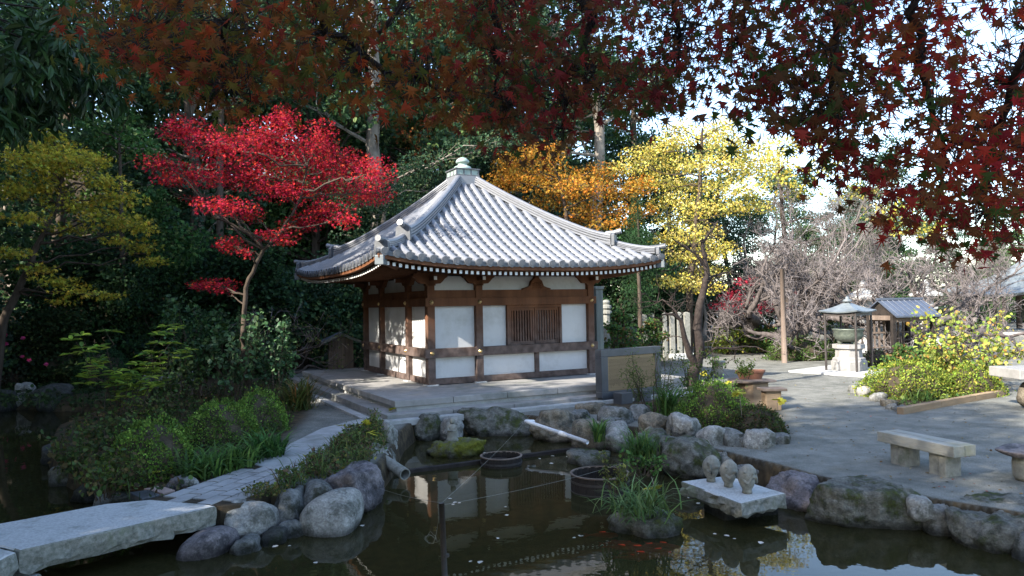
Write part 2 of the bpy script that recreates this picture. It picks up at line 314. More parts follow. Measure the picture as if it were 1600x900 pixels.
def ground_mat():
    m = mat('gravel', (.115, .115, .10), (.20, .197, .175), 2.4, .95, .5, 140, .15, c3=(.085, .087, .075), c3s=1.1, c3lo=.48, c3hi=.7, dist=.012)
    N = m.node_tree.nodes; L = m.node_tree.links; p = N['Principled BSDF']; src = p.inputs['Base Color'].links[0].from_socket
    tc = N.new('ShaderNodeTexCoord'); n0 = N.new('ShaderNodeTexNoise'); n0.inputs['Scale'].default_value = 90; n0.inputs['Detail'].default_value = 4; L.new(tc.outputs['Object'], n0.inputs[0])
    mg = N.new('ShaderNodeMapRange'); mg.inputs[1].default_value = .3; mg.inputs[2].default_value = .7; mg.inputs[3].default_value = .5; mg.inputs[4].default_value = 1.5; L.new(n0.outputs[0], mg.inputs[0])
    mm = N.new('ShaderNodeMix'); mm.data_type = 'RGBA'; mm.blend_type = 'MULTIPLY'; mm.inputs[0].default_value = 1; L.new(src, mm.inputs[6]); L.new(mg.outputs[0], mm.inputs[7])
    n = N.new('ShaderNodeTexNoise'); n.inputs['Scale'].default_value = 7; n.inputs['Detail'].default_value = 8; L.new(tc.outputs['Object'], n.inputs[0])
    c = N.new('ShaderNodeValToRGB'); c.color_ramp.elements[0].color = (.022, .018, .012, 1); c.color_ramp.elements[1].color = (.085, .062, .035, 1); c.color_ramp.elements[0].position = .35; c.color_ramp.elements[1].position = .7; L.new(n.outputs[0], c.inputs[0])
    a = N.new('ShaderNodeAttribute'); a.attribute_name = 'Col'
    mx = N.new('ShaderNodeMix'); mx.data_type = 'RGBA'; L.new(a.outputs['Fac'], mx.inputs[0]); L.new(mm.outputs[2], mx.inputs[6]); L.new(c.outputs[0], mx.inputs[7]); L.new(mx.outputs[2], p.inputs['Base Color'])
    return m
kind(obj('ground', g, ground_mat(), smooth=True), 'structure')
def water_mat():
    m = bpy.data.materials.new('pond_water'); m.use_nodes = True; N = m.node_tree.nodes; L = m.node_tree.links; N.remove(N['Principled BSDF'])
    tc = N.new('ShaderNodeTexCoord'); n = N.new('ShaderNodeTexNoise'); n.inputs['Scale'].default_value = 2.2; n.inputs['Detail'].default_value = 3; L.new(tc.outputs['Object'], n.inputs[0])
    n2 = N.new('ShaderNodeTexNoise'); n2.inputs['Scale'].default_value = 9; n2.inputs['Detail'].default_value = 2; L.new(tc.outputs['Object'], n2.inputs[0])
    ad = N.new('ShaderNodeMath'); ad.operation = 'MULTIPLY_ADD'; ad.inputs[1].default_value = .22; L.new(n2.outputs[0], ad.inputs[0]); L.new(n.outputs[0], ad.inputs[2])
    b = N.new('ShaderNodeBump'); b.inputs['Strength'].default_value = .035; b.inputs['Distance'].default_value = .05; L.new(ad.outputs[0], b.inputs['Height'])
    gl = N.new('ShaderNodeBsdfGlossy'); gl.inputs['Roughness'].default_value = .015; L.new(b.outputs[0], gl.inputs['Normal'])
    tr = N.new('ShaderNodeBsdfTransparent'); tr.inputs[0].default_value = (.48, .45, .24, 1)
    df = N.new('ShaderNodeBsdfDiffuse'); df.inputs[0].default_value = (.055, .050, .020, 1)
    m1 = N.new('ShaderNodeMixShader'); m1.inputs[0].default_value = .42; L.new(tr.outputs[0], m1.inputs[1]); L.new(df.outputs[0], m1.inputs[2])
    fr = N.new('ShaderNodeFresnel'); fr.inputs['IOR'].default_value = 1.33; L.new(b.outputs[0], fr.inputs['Normal'])
    m2 = N.new('ShaderNodeMixShader'); L.new(fr.outputs[0], m2.inputs[0]); L.new(m1.outputs[0], m2.inputs[1]); L.new(gl.outputs[0], m2.inputs[2]); L.new(m2.outputs[0], N['Material Output'].inputs[0])
    return m
wx = (-16, 9); wy = (1.5, 20.5)
g = Geo(); g.add([(wx[0], wy[0], WZ), (wx[1], wy[0], WZ), (wx[1], wy[1], WZ), (wx[0], wy[1], WZ)], [(0, 1, 2, 3)])
kind(obj('pond_water', g, water_mat()), 'structure')
# concrete footpath beside the planting, ends in brick paving at the bridge
def ribbon(name, left, right, z, th, m):
    Lp = [G(x, y, z) for x, y in left]; Rp = [G(x, y, z) for x, y in right]
    g = Geo(); poly = [tuple(p[:2]) for p in Lp]+[tuple(p[:2]) for p in reversed(Rp)]
    g.prism(poly, z-th, z); return kind(obj(name, g, m, bevel=.01), 'structure')
ribbon('footpath', [(640, 644), (575, 651), (502, 669), (435, 702), (392, 724)], [(700, 640), (620, 655), (560, 676), (492, 716), (462, 742)], .035, .3, M['concrete'])
paved = ribbon('paved_path', [(391.4, 724.4), (350, 742), (280, 766), (224, 782)], [(461, 742.6), (420, 768), (375, 788), (345, 791)], .026, .3, M['soil'])
g = Geo(); g.box(-.5, .5, -.5, .5, -.03, .02)
bm = g.mesh('brick'); bm.materials.append(M['brick'])
e0 = G(236, 781, .035); e1 = G(345, 790, .035); ax = (G(461, 742.6, .035)-e1); ax.normalize(); ay = Vector((-ax.y, ax.x, 0))
PV = np.array([tuple(G(x, y, .035)[:2]) for x, y in [(391.4, 724.4), (350, 742), (280, 766), (224, 782), (345, 791), (375, 788), (420, 768), (461, 742.6)]])
rr = random.Random(4); k = 0
for r_ in range(-2, 16):
    for q in range(-2, 20):
        c = e1+ay*(r_*.206+.03)+ax*((q+.5*(r_ % 2))*.372+.0)
        if float(sdist(np.array(c.x), np.array(c.y), PV)) > -.05: continue
        b = bpy.data.objects.new('brick', bm); COL.objects.link(b); b.parent = paved
        b.location = (c.x, c.y, .018+rr.uniform(-.002, .002)); b.scale = (.346, .180, 1); b.rotation_euler = (0, 0, math.atan2(ax.y, ax.x)+rr.uniform(-.02, .02))
# ================================================================ THE HALL
CU = Vector((-1.946, 17.15, 0)); RZ = R(28.2); UX = Vector((math.cos(RZ), math.sin(RZ), 0)); VX = Vector((-math.sin(RZ), math.cos(RZ), 0))
def loc(p): q = Vector((p[0], p[1], 0))-CU; return (q.dot(UX), q.dot(VX))
def wld(u, v, z=0): return CU+UX*u+VX*v+Vector((0, 0, z))
FZ = .345
# stone platform
plat = thing('stone_platform', 'low grey stone platform with two steps carrying the white walled hall', 'platform', CU, RZ)
sN = loc(G(617, 627, FZ)); sL = loc(G(490, 585.6, FZ)); tN = loc(G(602.5, 649.4, .13)); tL = loc(G(474.4, 597.5, .13))
U0 = (sN[0]+sL[0])/2; V0 = sN[1]; V1 = max(sL[1], 6.2); U1 = 5.9
u0 = (tN[0]+tL[0])/2; v0 = tN[1]; v1 = max(tL[1], 6.6); u1 = 6.4
print('PLAT', sN, sL, tN, tL)
def edge_stones(g_name, parent, ua, ub, va, vb, z0, z1, wd, ln, m):
    rr = random.Random(len(g_name))
    for side in range(2):
        a, b = ((ua, ub), (va+wd, vb))[side]; p = a
        n = max(1, round((b-a)/ln)); st = (b-a)/n
        for q in range(n):
            g = Geo(); s = a+q*st; e = s+st-.008; dz = rr.uniform(-.003, .003)
            if side == 0: g.box(s, e, va, va+wd, z0, z1+dz)
            else: g.box(ua, ua+wd, s, e, z0, z1+dz)
            obj(g_name, g, m, parent, bevel=.012)
edge_stones('edge_stone', plat, U0, U1, V0, V1, FZ-.13, FZ, .36, 1.25, M['stone_pave'])
g = Geo(); g.box(U0+.365, U1-.003, V0+.365, V1-.003, FZ-.12, FZ-.004); obj('floor_slab', g, M['stone_pave'], plat)
g = Geo(); g.box(U0+.05, U1-.05, V0+.05, V1-.05, 0.0, FZ-.132); obj('riser', g, M['concrete'], plat)
edge_stones('step_stone', plat, u0, u1, v0, v1, -.1, .13, .42, 1.5, M['stone_pave'])
kb = Geo(); kb.box(u0-.36, u0-.18, v0-.3, v1, -.05, .05); kb.box(u0-.18, u1, v0-.34, v0-.12, -.05, .07); obj('kerb', kb, M['concrete'], plat, bevel=.01)
hall = thing('temple_hall', 'square white walled wooden hall with grey tiled pyramid roof', 'building', CU, RZ)
W = M['wood']; UB, VB = 4.52, 5.0
up = [0, 1.253, UB]; vp = [0, 1.36, 3.5, VB]
PW = .19
def post(u, v):
    g = Geo(); g.box(u-PW/2, u+PW/2, v-PW/2, v+PW/2, FZ+.02, 2.80); obj('post', g, W, hall, bevel=.012)
    g = Geo(); g.box(u-.15, u+.15, v-.15, v+.15, FZ-.02, FZ+.022); obj('base_stone', g, M['granite'], hall, bevel=.01)
for u in up: post(u, 0)
for v in vp[1:]: post(0, v)
for v in vp[1:]: post(UB, v)
post(1.253, VB)
# walls: plaster panels set back behind the post faces
IN = .045
def panel_u(a, b, z0, z1): g = Geo(); g.box(a, b, IN-.02, IN+.06, z0, z1); obj('wall_panel', g, M['plaster'], hall)
def panel_v(a, b, z0, z1, u=0, s=1): g = Geo(); g.box(*sorted((u+s*(IN-.02), u+s*(IN+.06))), a, b, z0, z1); obj('wall_panel', g, M['plaster'], hall)
h = PW/2
ZL0, ZL1, ZU0, ZU1 = .995, 1.205, 2.2, 2.395
WA, WB = 2.03, 3.62
for a, b in ((h, 1.253-h), (1.253+h, 2.886-.06), (2.886+.06, UB-h)): panel_u(a, b, .5, ZL0)
for a, b in ((h, 1.253-h), (1.253+h, WA-.005), (WB+.005, UB-h)): panel_u(a, b, ZL1, ZU0)
for a, b in ((h, 1.253-h), (1.253+h, UB-h)): panel_u(a, b, 2.585, 2.92)
for q in range(3):
    a, b = vp[q]+h, vp[q+1]-h
    for z0, z1 in ((.5, ZL0), (ZL1, ZU0), (2.585, 2.92)): panel_v(a, b, z0, z1); panel_v(a, b, z0, z1, UB, -1)
g = Geo(); g.box(h, UB-h, VB-.1, VB-.02, FZ, 2.92); obj('wall_panel', g, M['plaster'], hall)
# horizontal rails: sill, waist rail, head rail, frieze beam
def rails(z0, z1, pr, name, ends=.1):
    for (a, b, ax_) in ((-ends, UB+ends, 0), (-ends, VB+ends, 1), (-ends, VB+ends, 2)):
        g = Geo(); f = -PW/2-pr
        if ax_ == 0: g.box(a, b, f, f+.12, z0, z1)
        elif ax_ == 1: g.box(f, f+.12, a if ends <= 0 else f+.122, b, z0, z1)
        else: g.box(UB-f-.12, UB-f, f+.122, b, z0, z1)
        obj(name, g, W, hall, bevel=.006)
rails(ZL0, ZL1, .025, 'waist_rail', .17); rails(ZU0, ZU1, .02, 'head_rail', .15)
def inset(z0, z1, pr, name, dp=.1):
    for q in range(2): g = Geo(); g.box(up[q]+h+.001, up[q+1]-h-.001, -pr, dp, z0, z1); obj(name, g, W, hall)
    for q in range(3):
        for s in (0, 1): g = Geo(); g.box(*((-pr, dp) if not s else (UB-dp, UB+pr)), vp[q]+h+.001, vp[q+1]-h-.001, z0, z1); obj(name, g, W, hall)
inset(FZ+.015, .5, .05, 'sill_beam'); inset(ZU1+.002, 2.585, .06, 'frieze_beam')
g = Geo(); g.box(2.886-.058, 2.886+.058, -.03, .06, .5, ZL0); obj('strut', g, W, hall)
# gilt nail covers on rails
bo = Geo(); bo.lathe([(0, .045), (.02, .042), (.028, .03), (.045, .018), (.055, 0)], 12); bme = bo.mesh('nail_cover', True); bme.materials.append(M['gold'])
for z in ((ZL0+ZL1)/2, (ZU0+ZU1)/2):
    f = -PW/2-.026
    for u in up: o = obj('nail_cover', bme, None, hall); o.location = (u, f+.004, z); o.rotation_euler = (R(90), 0, 0)
    for v in vp[1:]: o = obj('nail_cover', bme, None, hall); o.location = (f+.004, v, z); o.rotation_euler = (0, R(-90), 0)
# lattice window: two framed leaves with upright bars, boards behind
wf = Geo()
for a, b in ((WA, WA+.07), (WB-.07, WB)): wf.box(a, b, -.06, .05, ZL1, ZU0)
wf.box(WA+.07, WB-.07, -.06, .05, ZU0-.07, ZU0-.001)
win = obj('window', wf, W, hall)
gb = Geo(); gb.box(WA+.07, WB-.07, .12, .14, ZL1, ZU0-.07); obj('back_board', gb, M['darkwood'], win)
gb = Geo(); gb.box((WA+WB)/2+.02, WB-.075, .10, .118, ZL1+.01, ZU0-.12); obj('pale_board', gb, M['plaster'], win)  # pale board stands in for bright light between the right-hand slats
mid = (WA+WB)/2
for k_, (a, b, yo) in enumerate(((WA+.075, mid-.012, 0), (mid+.012, WB-.075, .012))):
    s = Geo(); y0, y1 = -.035+yo, .015+yo
    s.box(a, a+.05, y0, y1, ZL1+.003, ZU0-.075); s.box(b-.05, b, y0, y1, ZL1+.003, ZU0-.075)
    s.box(a+.05, b-.05, y0, y1, ZL1+.003, ZL1+.09); s.box(a+.05, b-.05, y0, y1, ZU0-.14, ZU0-.075); s.box(a+.05, b-.05, .02+yo, .035+yo, ZL1+.27, ZL1+.31)
    sh = obj('shutter', s, W, hall); n = 8
    for q in range(n):
        c = a+.05+(b-a-.1)*(q+.5)/n; t = Geo(); t.box(c-.021, c+.021, y0+.006, .018+yo, ZL1+.09, ZU0-.14); obj('slat', t, W, sh)
# bracket arms on post heads + carved frog-leg strut
def bracket(u, v, along):
    prof = [(-.42, .17), (-.42, .10), (-.36, .07), (-.30, .0), (-.24, -.05), (-.11, -.06), (-.11, -.10), (.11, -.10), (.11, -.06), (.24, -.05), (.30, 0), (.36, .07), (.42, .10), (.42, .17)]
    g = Geo(); n = len(prof); w2 = .085; V = []
    for s in (-w2, w2): V += [((u+x, v+s, 2.80+z) if along == 'u' else (u+s, v+x, 2.80+z)) for x, z in prof]
    g.add(V, [(i_, (i_+1) % n, n+(i_+1) % n, n+i_) for i_ in range(n)]); g.f.append(np.array([list(range(n))])); g.f.append(np.array([list(range(2*n-1, n-1, -1))]))
    o = obj('bracket', g, W, hall, bevel=.008)
    e = Geo(); e.cbox((u, v-.22 if along == 'u' else v, 2.86), .09, .3, .1) if along == 'u' else e.cbox((u-.22, v, 2.86), .3, .09, .1)
    obj('bracket_nose', e, W, o)
    e = Geo()
    if along == 'u': e.cbox((u, v-.374, 2.86), .075, .01, .085)
    else: e.cbox((u-.374, v, 2.86), .01, .075, .085)
    obj('white_end', e, M['stuc'], o)
for u in up: bracket(u, -.01, 'u')
for v in vp[1:]: bracket(-.01, v, 'v')
kp = [(-.40, 0), (-.40, .03), (-.30, .05), (-.20, .09), (-.17, .16), (-.15, .22), (-.08, .27), (-.05, .33), (.05, .33), (.08, .27), (.15, .22), (.17, .16), (.20, .09), (.30, .05), (.40, .03), (.40, 0)]
g = Geo(); n = len(kp); V = []
for s in (-.09, .03): V += [(2.886+x, s, 2.586+z) for x, z in kp]
g.add(V, [(i_, (i_+1) % n, n+(i_+1) % n, n+i_) for i_ in range(n)]); g.f.append(np.array([list(range(n-1, -1, -1))])); g.f.append(np.array([list(range(n, 2*n))]))
car = obj('frog_leg_carving', g, W, hall, bevel=.006)
g = Geo(); rg = np.random.default_rng(5)
for q in range(5):
    for t in range(3): g.lathe([(0, .022), (.018, .018), (.026, 0)], 8)
for q, vv in enumerate(g.v):
    c = np.array((2.886-.11+.055*(q//3), -.092, 2.63+.055*(q % 3))); w_ = vv.copy(); vv[:, 0] = w_[:, 0]+c[0]; vv[:, 1] = -w_[:, 2]+c[1]; vv[:, 2] = w_[:, 1]+c[2]
obj('relief', g, W, car)
g = Geo(); g.box(-.35, UB+.35, -.12, .06, 2.97, 3.07); g.box(-.12, .06, .062, VB+.35, 2.97, 3.07); g.box(UB-.06, UB+.12, .062, VB+.35, 2.97, 3.07); obj('eave_purlin', g, W, hall)
# roof
UA, UE, VA, VE = -1.72, 5.85, -1.52, 6.60; UC, VC = (UA+UE)/2, (VA+VE)/2; HU, HV = (UE-UA)/2, (VE-VA)/2
ZE, ZA = 3.11, 5.80
def roofz(a, t): return ZE+(ZA-ZE)*(.66*t+.34*t*t)+.25*abs(a)**3*(1-t)**1.5
def rp(face, a, t, dz=0.0):
    if face == 0: u, v = UC+a*HU, VA+t*HV
    elif face == 1: u, v = UA+t*HU, VC-a*HV
    elif face == 2: u, v = UC-a*HU, VE-t*HV
    else: u, v = UE-t*HU, VC+a*HV
    return np.array((u, v, roofz(a, t)+dz))
g = Geo(); n = 24; tt = 14   # roof boards under the tiles
for f in range(4):
    V = [rp(f, (-1+2*i_/n)*(1-j_/tt), j_/tt, -.03) for j_ in range(tt+1) for i_ in range(n+1)]
    g.add(V, [(j_*(n+1)+i_, j_*(n+1)+i_+1, (j_+1)*(n+1)+i_+1, (j_+1)*(n+1)+i_) for j_ in range(tt) for i_ in range(n)])
roof = obj('roof', g, M['tile_dark'], hall)
SL = math.hypot(HV, 2.9); NC = 22; NR = 28
for f in range(4):
    nr = NR if f % 2 == 0 else NR+2
    g = Geo()                                                     # stepped courses of flat tiles
    for c in range(NC):
        t0, t1 = c/NC, (c+1.25)/NC; m_ = nr
        lim = 1-t0; A = np.linspace(-lim, lim, m_+1)
        lo = [rp(f, a, t0, .052) for a in A]; hi = [rp(f, a*(1-min(t1, 1))/max(lim, 1e-6), min(t1, 1), .012) for a in A]; bt = [rp(f, a, t0, .005) for a in A]
        g.add(lo+hi+bt, [(i_, i_+1, m_+2+i_, m_+1+i_) for i_ in range(m_)], [(2*m_+2+i_, 2*m_+3+i_, i_+1, i_) for i_ in range(m_)])
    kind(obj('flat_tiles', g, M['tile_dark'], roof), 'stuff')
    for q in range(nr):
        a = -1+2*(q+.5)/nr; tm = 1-abs(a)-.01
        if tm < .015: continue
        g = Geo(); ns = max(1, int(tm*SL/.30)); pts = []; rad = []
        for s in range(ns):
            for e, rr_ in ((0, .082), (.96, .074)): pts.append((s+e)/ns*tm); rad.append(rr_)
        k = 7; th = np.linspace(-.25, math.pi+.25, k); V = []
        lat = rp(f, .1, 0)-rp(f, 0, 0); lat[2] = 0; lat /= np.linalg.norm(lat)
        for t, r_ in zip(pts, rad):
            p = rp(f, a, t, .035); V += [p+lat*math.cos(x)*r_+np.array((0, 0, 1))*math.sin(x)*r_ for x in th]
        g.add(V, [(j_*k+i_, j_*k+i_+1, (j_+1)*k+i_+1, (j_+1)*k+i_) for j_ in range(len(pts)-1) for i_ in range(k-1)])
        rib = obj('tile_rib', g, M['tile'], roof, smooth=True)
        out = rp(f, a, 0, .03)-rp(f, a, .05, .03); out[2] = 0; out /= np.linalg.norm(out)
        d = Geo(); p = rp(f, a, 0, .03); pp = [p-out*.02, p+out*.035]; d.tube(pp, .088, 14); p2 = p+out*.036
        d.tube([p2-out*.004, p2+out*.008], .05, 12)
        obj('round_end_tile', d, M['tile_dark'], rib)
        if q < nr-1:                                              # crescent flat eave tile between the discs
            a2 = a+1/nr; d = Geo(); pts2 = [rp(f, a+2/nr*x, 0, -.01-.035*math.sin(math.pi*x))+out*.02 for x in (.2, .35, .5, .65, .8)]
            V = [x+np.array((0, 0, .045)) for x in pts2]+list(pts2); V += [x-out*.1 for x in V]
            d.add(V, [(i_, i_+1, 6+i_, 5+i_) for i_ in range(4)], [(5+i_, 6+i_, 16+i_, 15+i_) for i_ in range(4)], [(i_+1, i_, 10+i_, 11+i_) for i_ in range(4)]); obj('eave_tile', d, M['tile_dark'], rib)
# eave boards and rafters with white painted ends
def strip(f, dz0, dz1, off0, off1, m, name, n=24):
    g = Geo(); V = []
    for i_ in range(n+1):
        a = -1+2*i_/n; o = rp(f, 0, 0)-rp(f, 0, .05); o[2] = 0; o /= np.linalg.norm(o); c = 1-.0
        lat = rp(f, .1, 0)-rp(f, 0, 0); lat[2] = 0; lat /= np.linalg.norm(lat)
        for off, dz in ((off1, dz0), (off1, dz1), (off0, dz1), (off0, dz0)):
            p = rp(f, a, 0, 0); p = p-o*off-lat*off*a; p[2] = roofz(a, 0)+dz; V.append(p)
    g.add(V, [(4*i_+k_, 4*i_+(k_+1) % 4, 4*i_+4+(k_+1) % 4, 4*i_+4+k_) for i_ in range(n) for k_ in range(4)]); obj(name, g, m, roof)
for f in range(4):
    strip(f, -.12, -.032, .0, .14, W, 'eave_board'); strip(f, -.145, -.121, .16, 1.7, W, 'soffit_board')
    nr = 52; o = rp(f, 0, 0)-rp(f, 0, .05); o[2] = 0; o /= np.linalg.norm(o)
    for q in range(nr):
        a = (-1+2*(q+.5)/nr)*.955; p = rp(f, a, 0); p[2] = roofz(a, 0)-.19
        e0 = p-o*.13; ln = min(1.55, max(.25, (1-abs(a))*(HU if f % 2 == 0 else HV)-.1)); e1 = p-o*ln; e1[2] += .05
        g = Geo(); g.cbox((0, 0, 0), 1, 1, 1); v = g.v[0]; lat = np.array((-o[1], o[0], 0))
        for row in v: s = row.copy(); row[:] = (e0 if s[0] < 0 else e1)+lat*s[1]*.062+np.array((0, 0, s[2]*.07))
        r_ = obj('rafter', g, W, roof); g = Geo(); g.tube([e0+o*.0005, e0+o*.008], .0455, 4)
        v = g.v[0]; v[:] = [e0+o*x+lat*y*.033+np.array((0, 0, z*.037)) for x in (.0, .008) for y, z in ((-1, -1), (1, -1), (1, 1), (-1, 1))]
        if f < 2: obj('white_rafter_end', g, M['stuc'], r_)
# hip ridges, end ornaments
CN = {0: (-1, 0), 1: (1, 0), 2: (1, 2), 3: (-1, 2)}
for q in range(4):
    a_, f = CN[q]
    def hp(t, dz): return rp(f, a_*(1-t), t, dz)
    dr = hp(0, 0)-hp(.2, 0); dr[2] = 0; dr /= np.linalg.norm(dr); lat = np.array((-dr[1], dr[0], 0)); ridge = None
    for (t0, t1, hh, w_) in ((.25, .935, .25, .095), (.045, .30, .15, .085)):
        ts = np.linspace(t0, t1, 16); g = Geo(); V = []
        prof = [(-w_*1.1, .0), (-w_*1.1, hh*.18), (-w_*.7, hh*.20), (-w_*.7, hh*.27), (-w_*1.05, hh*.29), (-w_*1.05, hh*.44), (-w_*.66, hh*.46), (-w_*.66, hh*.53), (-w_, hh*.55), (-w_, hh*.68), (-w_*.6, hh*.70), (-w_*.6, hh*.8)]
        arc = [(-w_*.82*math.cos(x), hh*.8+w_*.7*math.sin(x)) for x in np.linspace(0, math.pi, 7)]
        prof = prof+arc+[(-x, z) for x, z in reversed(prof)]; k = len(prof)
        for t in ts:
            lift = .10*max(0, 1-(t-t0)/.13)**2; p = hp(t, .03); V += [p+lat*x+np.array((0, 0, z*(1+lift))) + np.array((0, 0, lift*.3)) for x, z in prof]
        g.add(V, [(j_*k+i_, j_*k+i_+1, (j_+1)*k+i_+1, (j_+1)*k+i_) for j_ in range(len(ts)-1) for i_ in range(k-1)]); g.f.append(np.array([list(range(k))]))
        rd = obj('hip_ridge', g, M['tile'], roof)
        p = hp(t0, .0)+dr*.03; g = Geo(); x = w_*1.75; hh *= 1.25; V = []
        for s in (0, .09): V += [p+dr*s+lat*y+np.array((0, 0, z)) for y, z in ((-x, .02), (x, .02), (x*.92, hh*.95), (x*.4, hh*1.18), (-x*.4, hh*1.18), (-x*.92, hh*.95))]
        g.add(V, [(i_, (i_+1) % 6, 6+(i_+1) % 6, 6+i_) for i_ in range(6)]); g.f.append(np.array([[0, 1, 2, 3, 4, 5]])); g.f.append(np.array([[11, 10, 9, 8, 7, 6]]))
        obj('end_ornament', g, M['tile_dark'], rd, bevel=.012)
        g = Geo(); pp = [p-dr*.16+np.array((0, 0, hh*1.12)), p+dr*.06+np.array((0, 0, hh*1.16)), p+dr*.24+np.array((0, 0, hh*1.30))]; g.tube(pp, (.065, .065, .07), 12); obj('ridge_end_tube', g, M['tile'] if hh > .2 else M['tile_dark'], rd, smooth=False)
    g = Geo(); p = hp(0, -.16); pp = [p-dr*.9+np.array((0, 0, -.10)), p-dr*.18]; g.tube(pp, .1, 4); obj('hip_rafter', g, W, roof)
    g = Geo(); c = p-dr*.12; g.cbox((c[0], c[1], c[2]-.01), .20, .20, .20, math.atan2(dr[1], dr[0])); obj('metal_rafter_cap', g, M['copper'], roof, bevel=.01)
# finial: square basin with panels, bowl and jewel
g = Geo(); g.box(UC-.36, UC+.36, VC-.36, VC+.36, 5.55, 5.80); fin = obj('finial_base', g, M['tile'], roof, bevel=.01)
g = Geo(); g.box(UC-.33, UC+.33, VC-.33, VC+.33, 5.80, 5.98); bz = obj('finial_box', g, M['verdigris'], roof)
g = Geo(); g.box(UC-.37, UC+.37, VC-.37, VC+.37, 5.98, 6.01); g.box(UC-.355, UC+.355, VC-.355, VC+.355, 5.801, 5.83); obj('rim', g, M['tile_dark'], bz)
for s in range(4):
    for q in range(4):
        g = Geo(); d = -.33+.66*q/3
        if s == 0: g.box(UC+d-.016, UC+d+.016, VC-.345, VC-.325, 5.83, 5.98)
        elif s == 1: g.box(UC-.345, UC-.325, VC+d-.016, VC+d+.016, 5.83, 5.98)
        elif s == 2: g.box(UC+.325, UC+.345, VC+d-.016, VC+d+.016, 5.83, 5.98)
        else: g.box(UC+d-.016, UC+d+.016, VC+.325, VC+.345, 5.83, 5.98)
        obj('panel_bar', g, M['tile_dark'], bz)
g = Geo(); g.lathe([(0, 0), (.25, 0), (.26, .04), (.23, .10), (.17, .13), (.13, .14), (.13, .19), (.15, .20), (.185, .22), (.19, .25), (.165, .30), (.11, .345), (.05, .37), (0, .38)], 28, (UC, VC, 6.0)); obj('jewel', g, M['verdigris'], roof, smooth=True)
# ================================================================ ROCKS
import bmesh
def ico(n):
    bm = bmesh.new(); bmesh.ops.create_icosphere(bm, subdivisions=n, radius=1); v = np.array([x.co[:] for x in bm.verts]); f = np.array([[y.index for y in x.verts] for x in bm.faces]); bm.free(); return v, f
ICO4 = ico(5); ICO3 = ico(4)
def rock_geo(size, seed, sharp=16, nplanes=11, rough=.06, ic=ICO3, flat=False):
    rg = np.random.default_rng(seed); d, f = ic
    n = norm(rg.normal(size=(nplanes, 3))); hgt = rg.uniform(.70, 1.0, nplanes)
    if sharp > 6:                                               # quarried look: steep facets round the sides, a tilted top
        a = np.arange(7)*.9+rg.uniform(0, 6.3)+rg.normal(0, .25, 7); s = np.stack([np.cos(a), np.sin(a), rg.normal(.08, .22, 7)], -1); n = np.concatenate([n, norm(s)]); hgt = np.concatenate([hgt, rg.uniform(.62, .95, 7)])
    if flat:
        keep = n[:, 2] < .45; n, hgt = n[keep], hgt[keep]; n = np.concatenate([n, norm(np.array([[rg.normal(0, .06), rg.normal(0, .06), 1], [0, -.75, .8]]))]); hgt = np.concatenate([hgt, [.5, .80]])
    n = np.concatenate([n, np.eye(3), -np.eye(3)]); hgt = np.concatenate([hgt, rg.uniform(.86, 1, 6)])
    dots = np.maximum(d@n.T, 1e-3)/hgt; inv = (dots**sharp).sum(1)**(1/sharp); V = d/inv[:, None]
    lo, hi = V.min(0), V.max(0); V = (V-(lo+hi)/2)/((hi-lo)/2)
    S = np.asarray(size)/2; P = V*S; s0 = float(np.sort(S)[1]); off = seed*7.31
    nz = np.array([noise.fractal(Vector((p[0]/s0*1.3+off, p[1]/s0*1.3, p[2]/s0*1.3)), .75, 2.2, 6)-.55*abs(noise.noise(Vector((p[0]/s0*2.6+off, p[1]/s0*2.6+5, p[2]/s0*2.6)))) for p in P])
    P = P + norm(V)*(nz*rough*s0*1.5)[:, None]
    g = Geo(); g.add(P, f); return g
def rock_px(box, zb, dep, m, label, seed, rz=None, name='boulder', sharp=18, flat=False, rough=.10, sink=.15, big=False, group=None):
    x0, y0, x1, y1 = box; c = G((x0+x1)/2, y1, zb); d = c.y; wd = (x1-x0)*d/FPX
    cy = d+dep*.5; top = D((x0+x1)/2, y0, d+dep*.62).z; hh = max(.1, top-zb)+sink
    g = rock_geo((wd*1.04, dep, hh), seed, sharp=sharp, flat=flat, rough=rough, ic=ICO4 if big else ICO3)
    o = obj(name, g, ROCK[m], None, smooth=True); cx = c.x*cy/d
    o.location = (cx, cy, zb-sink+hh/2); o.rotation_euler.z = rz if rz is not None else 0
    return tag(o, label, 'rock', group or 'rocks edging the pond and beds')
W0 = WZ
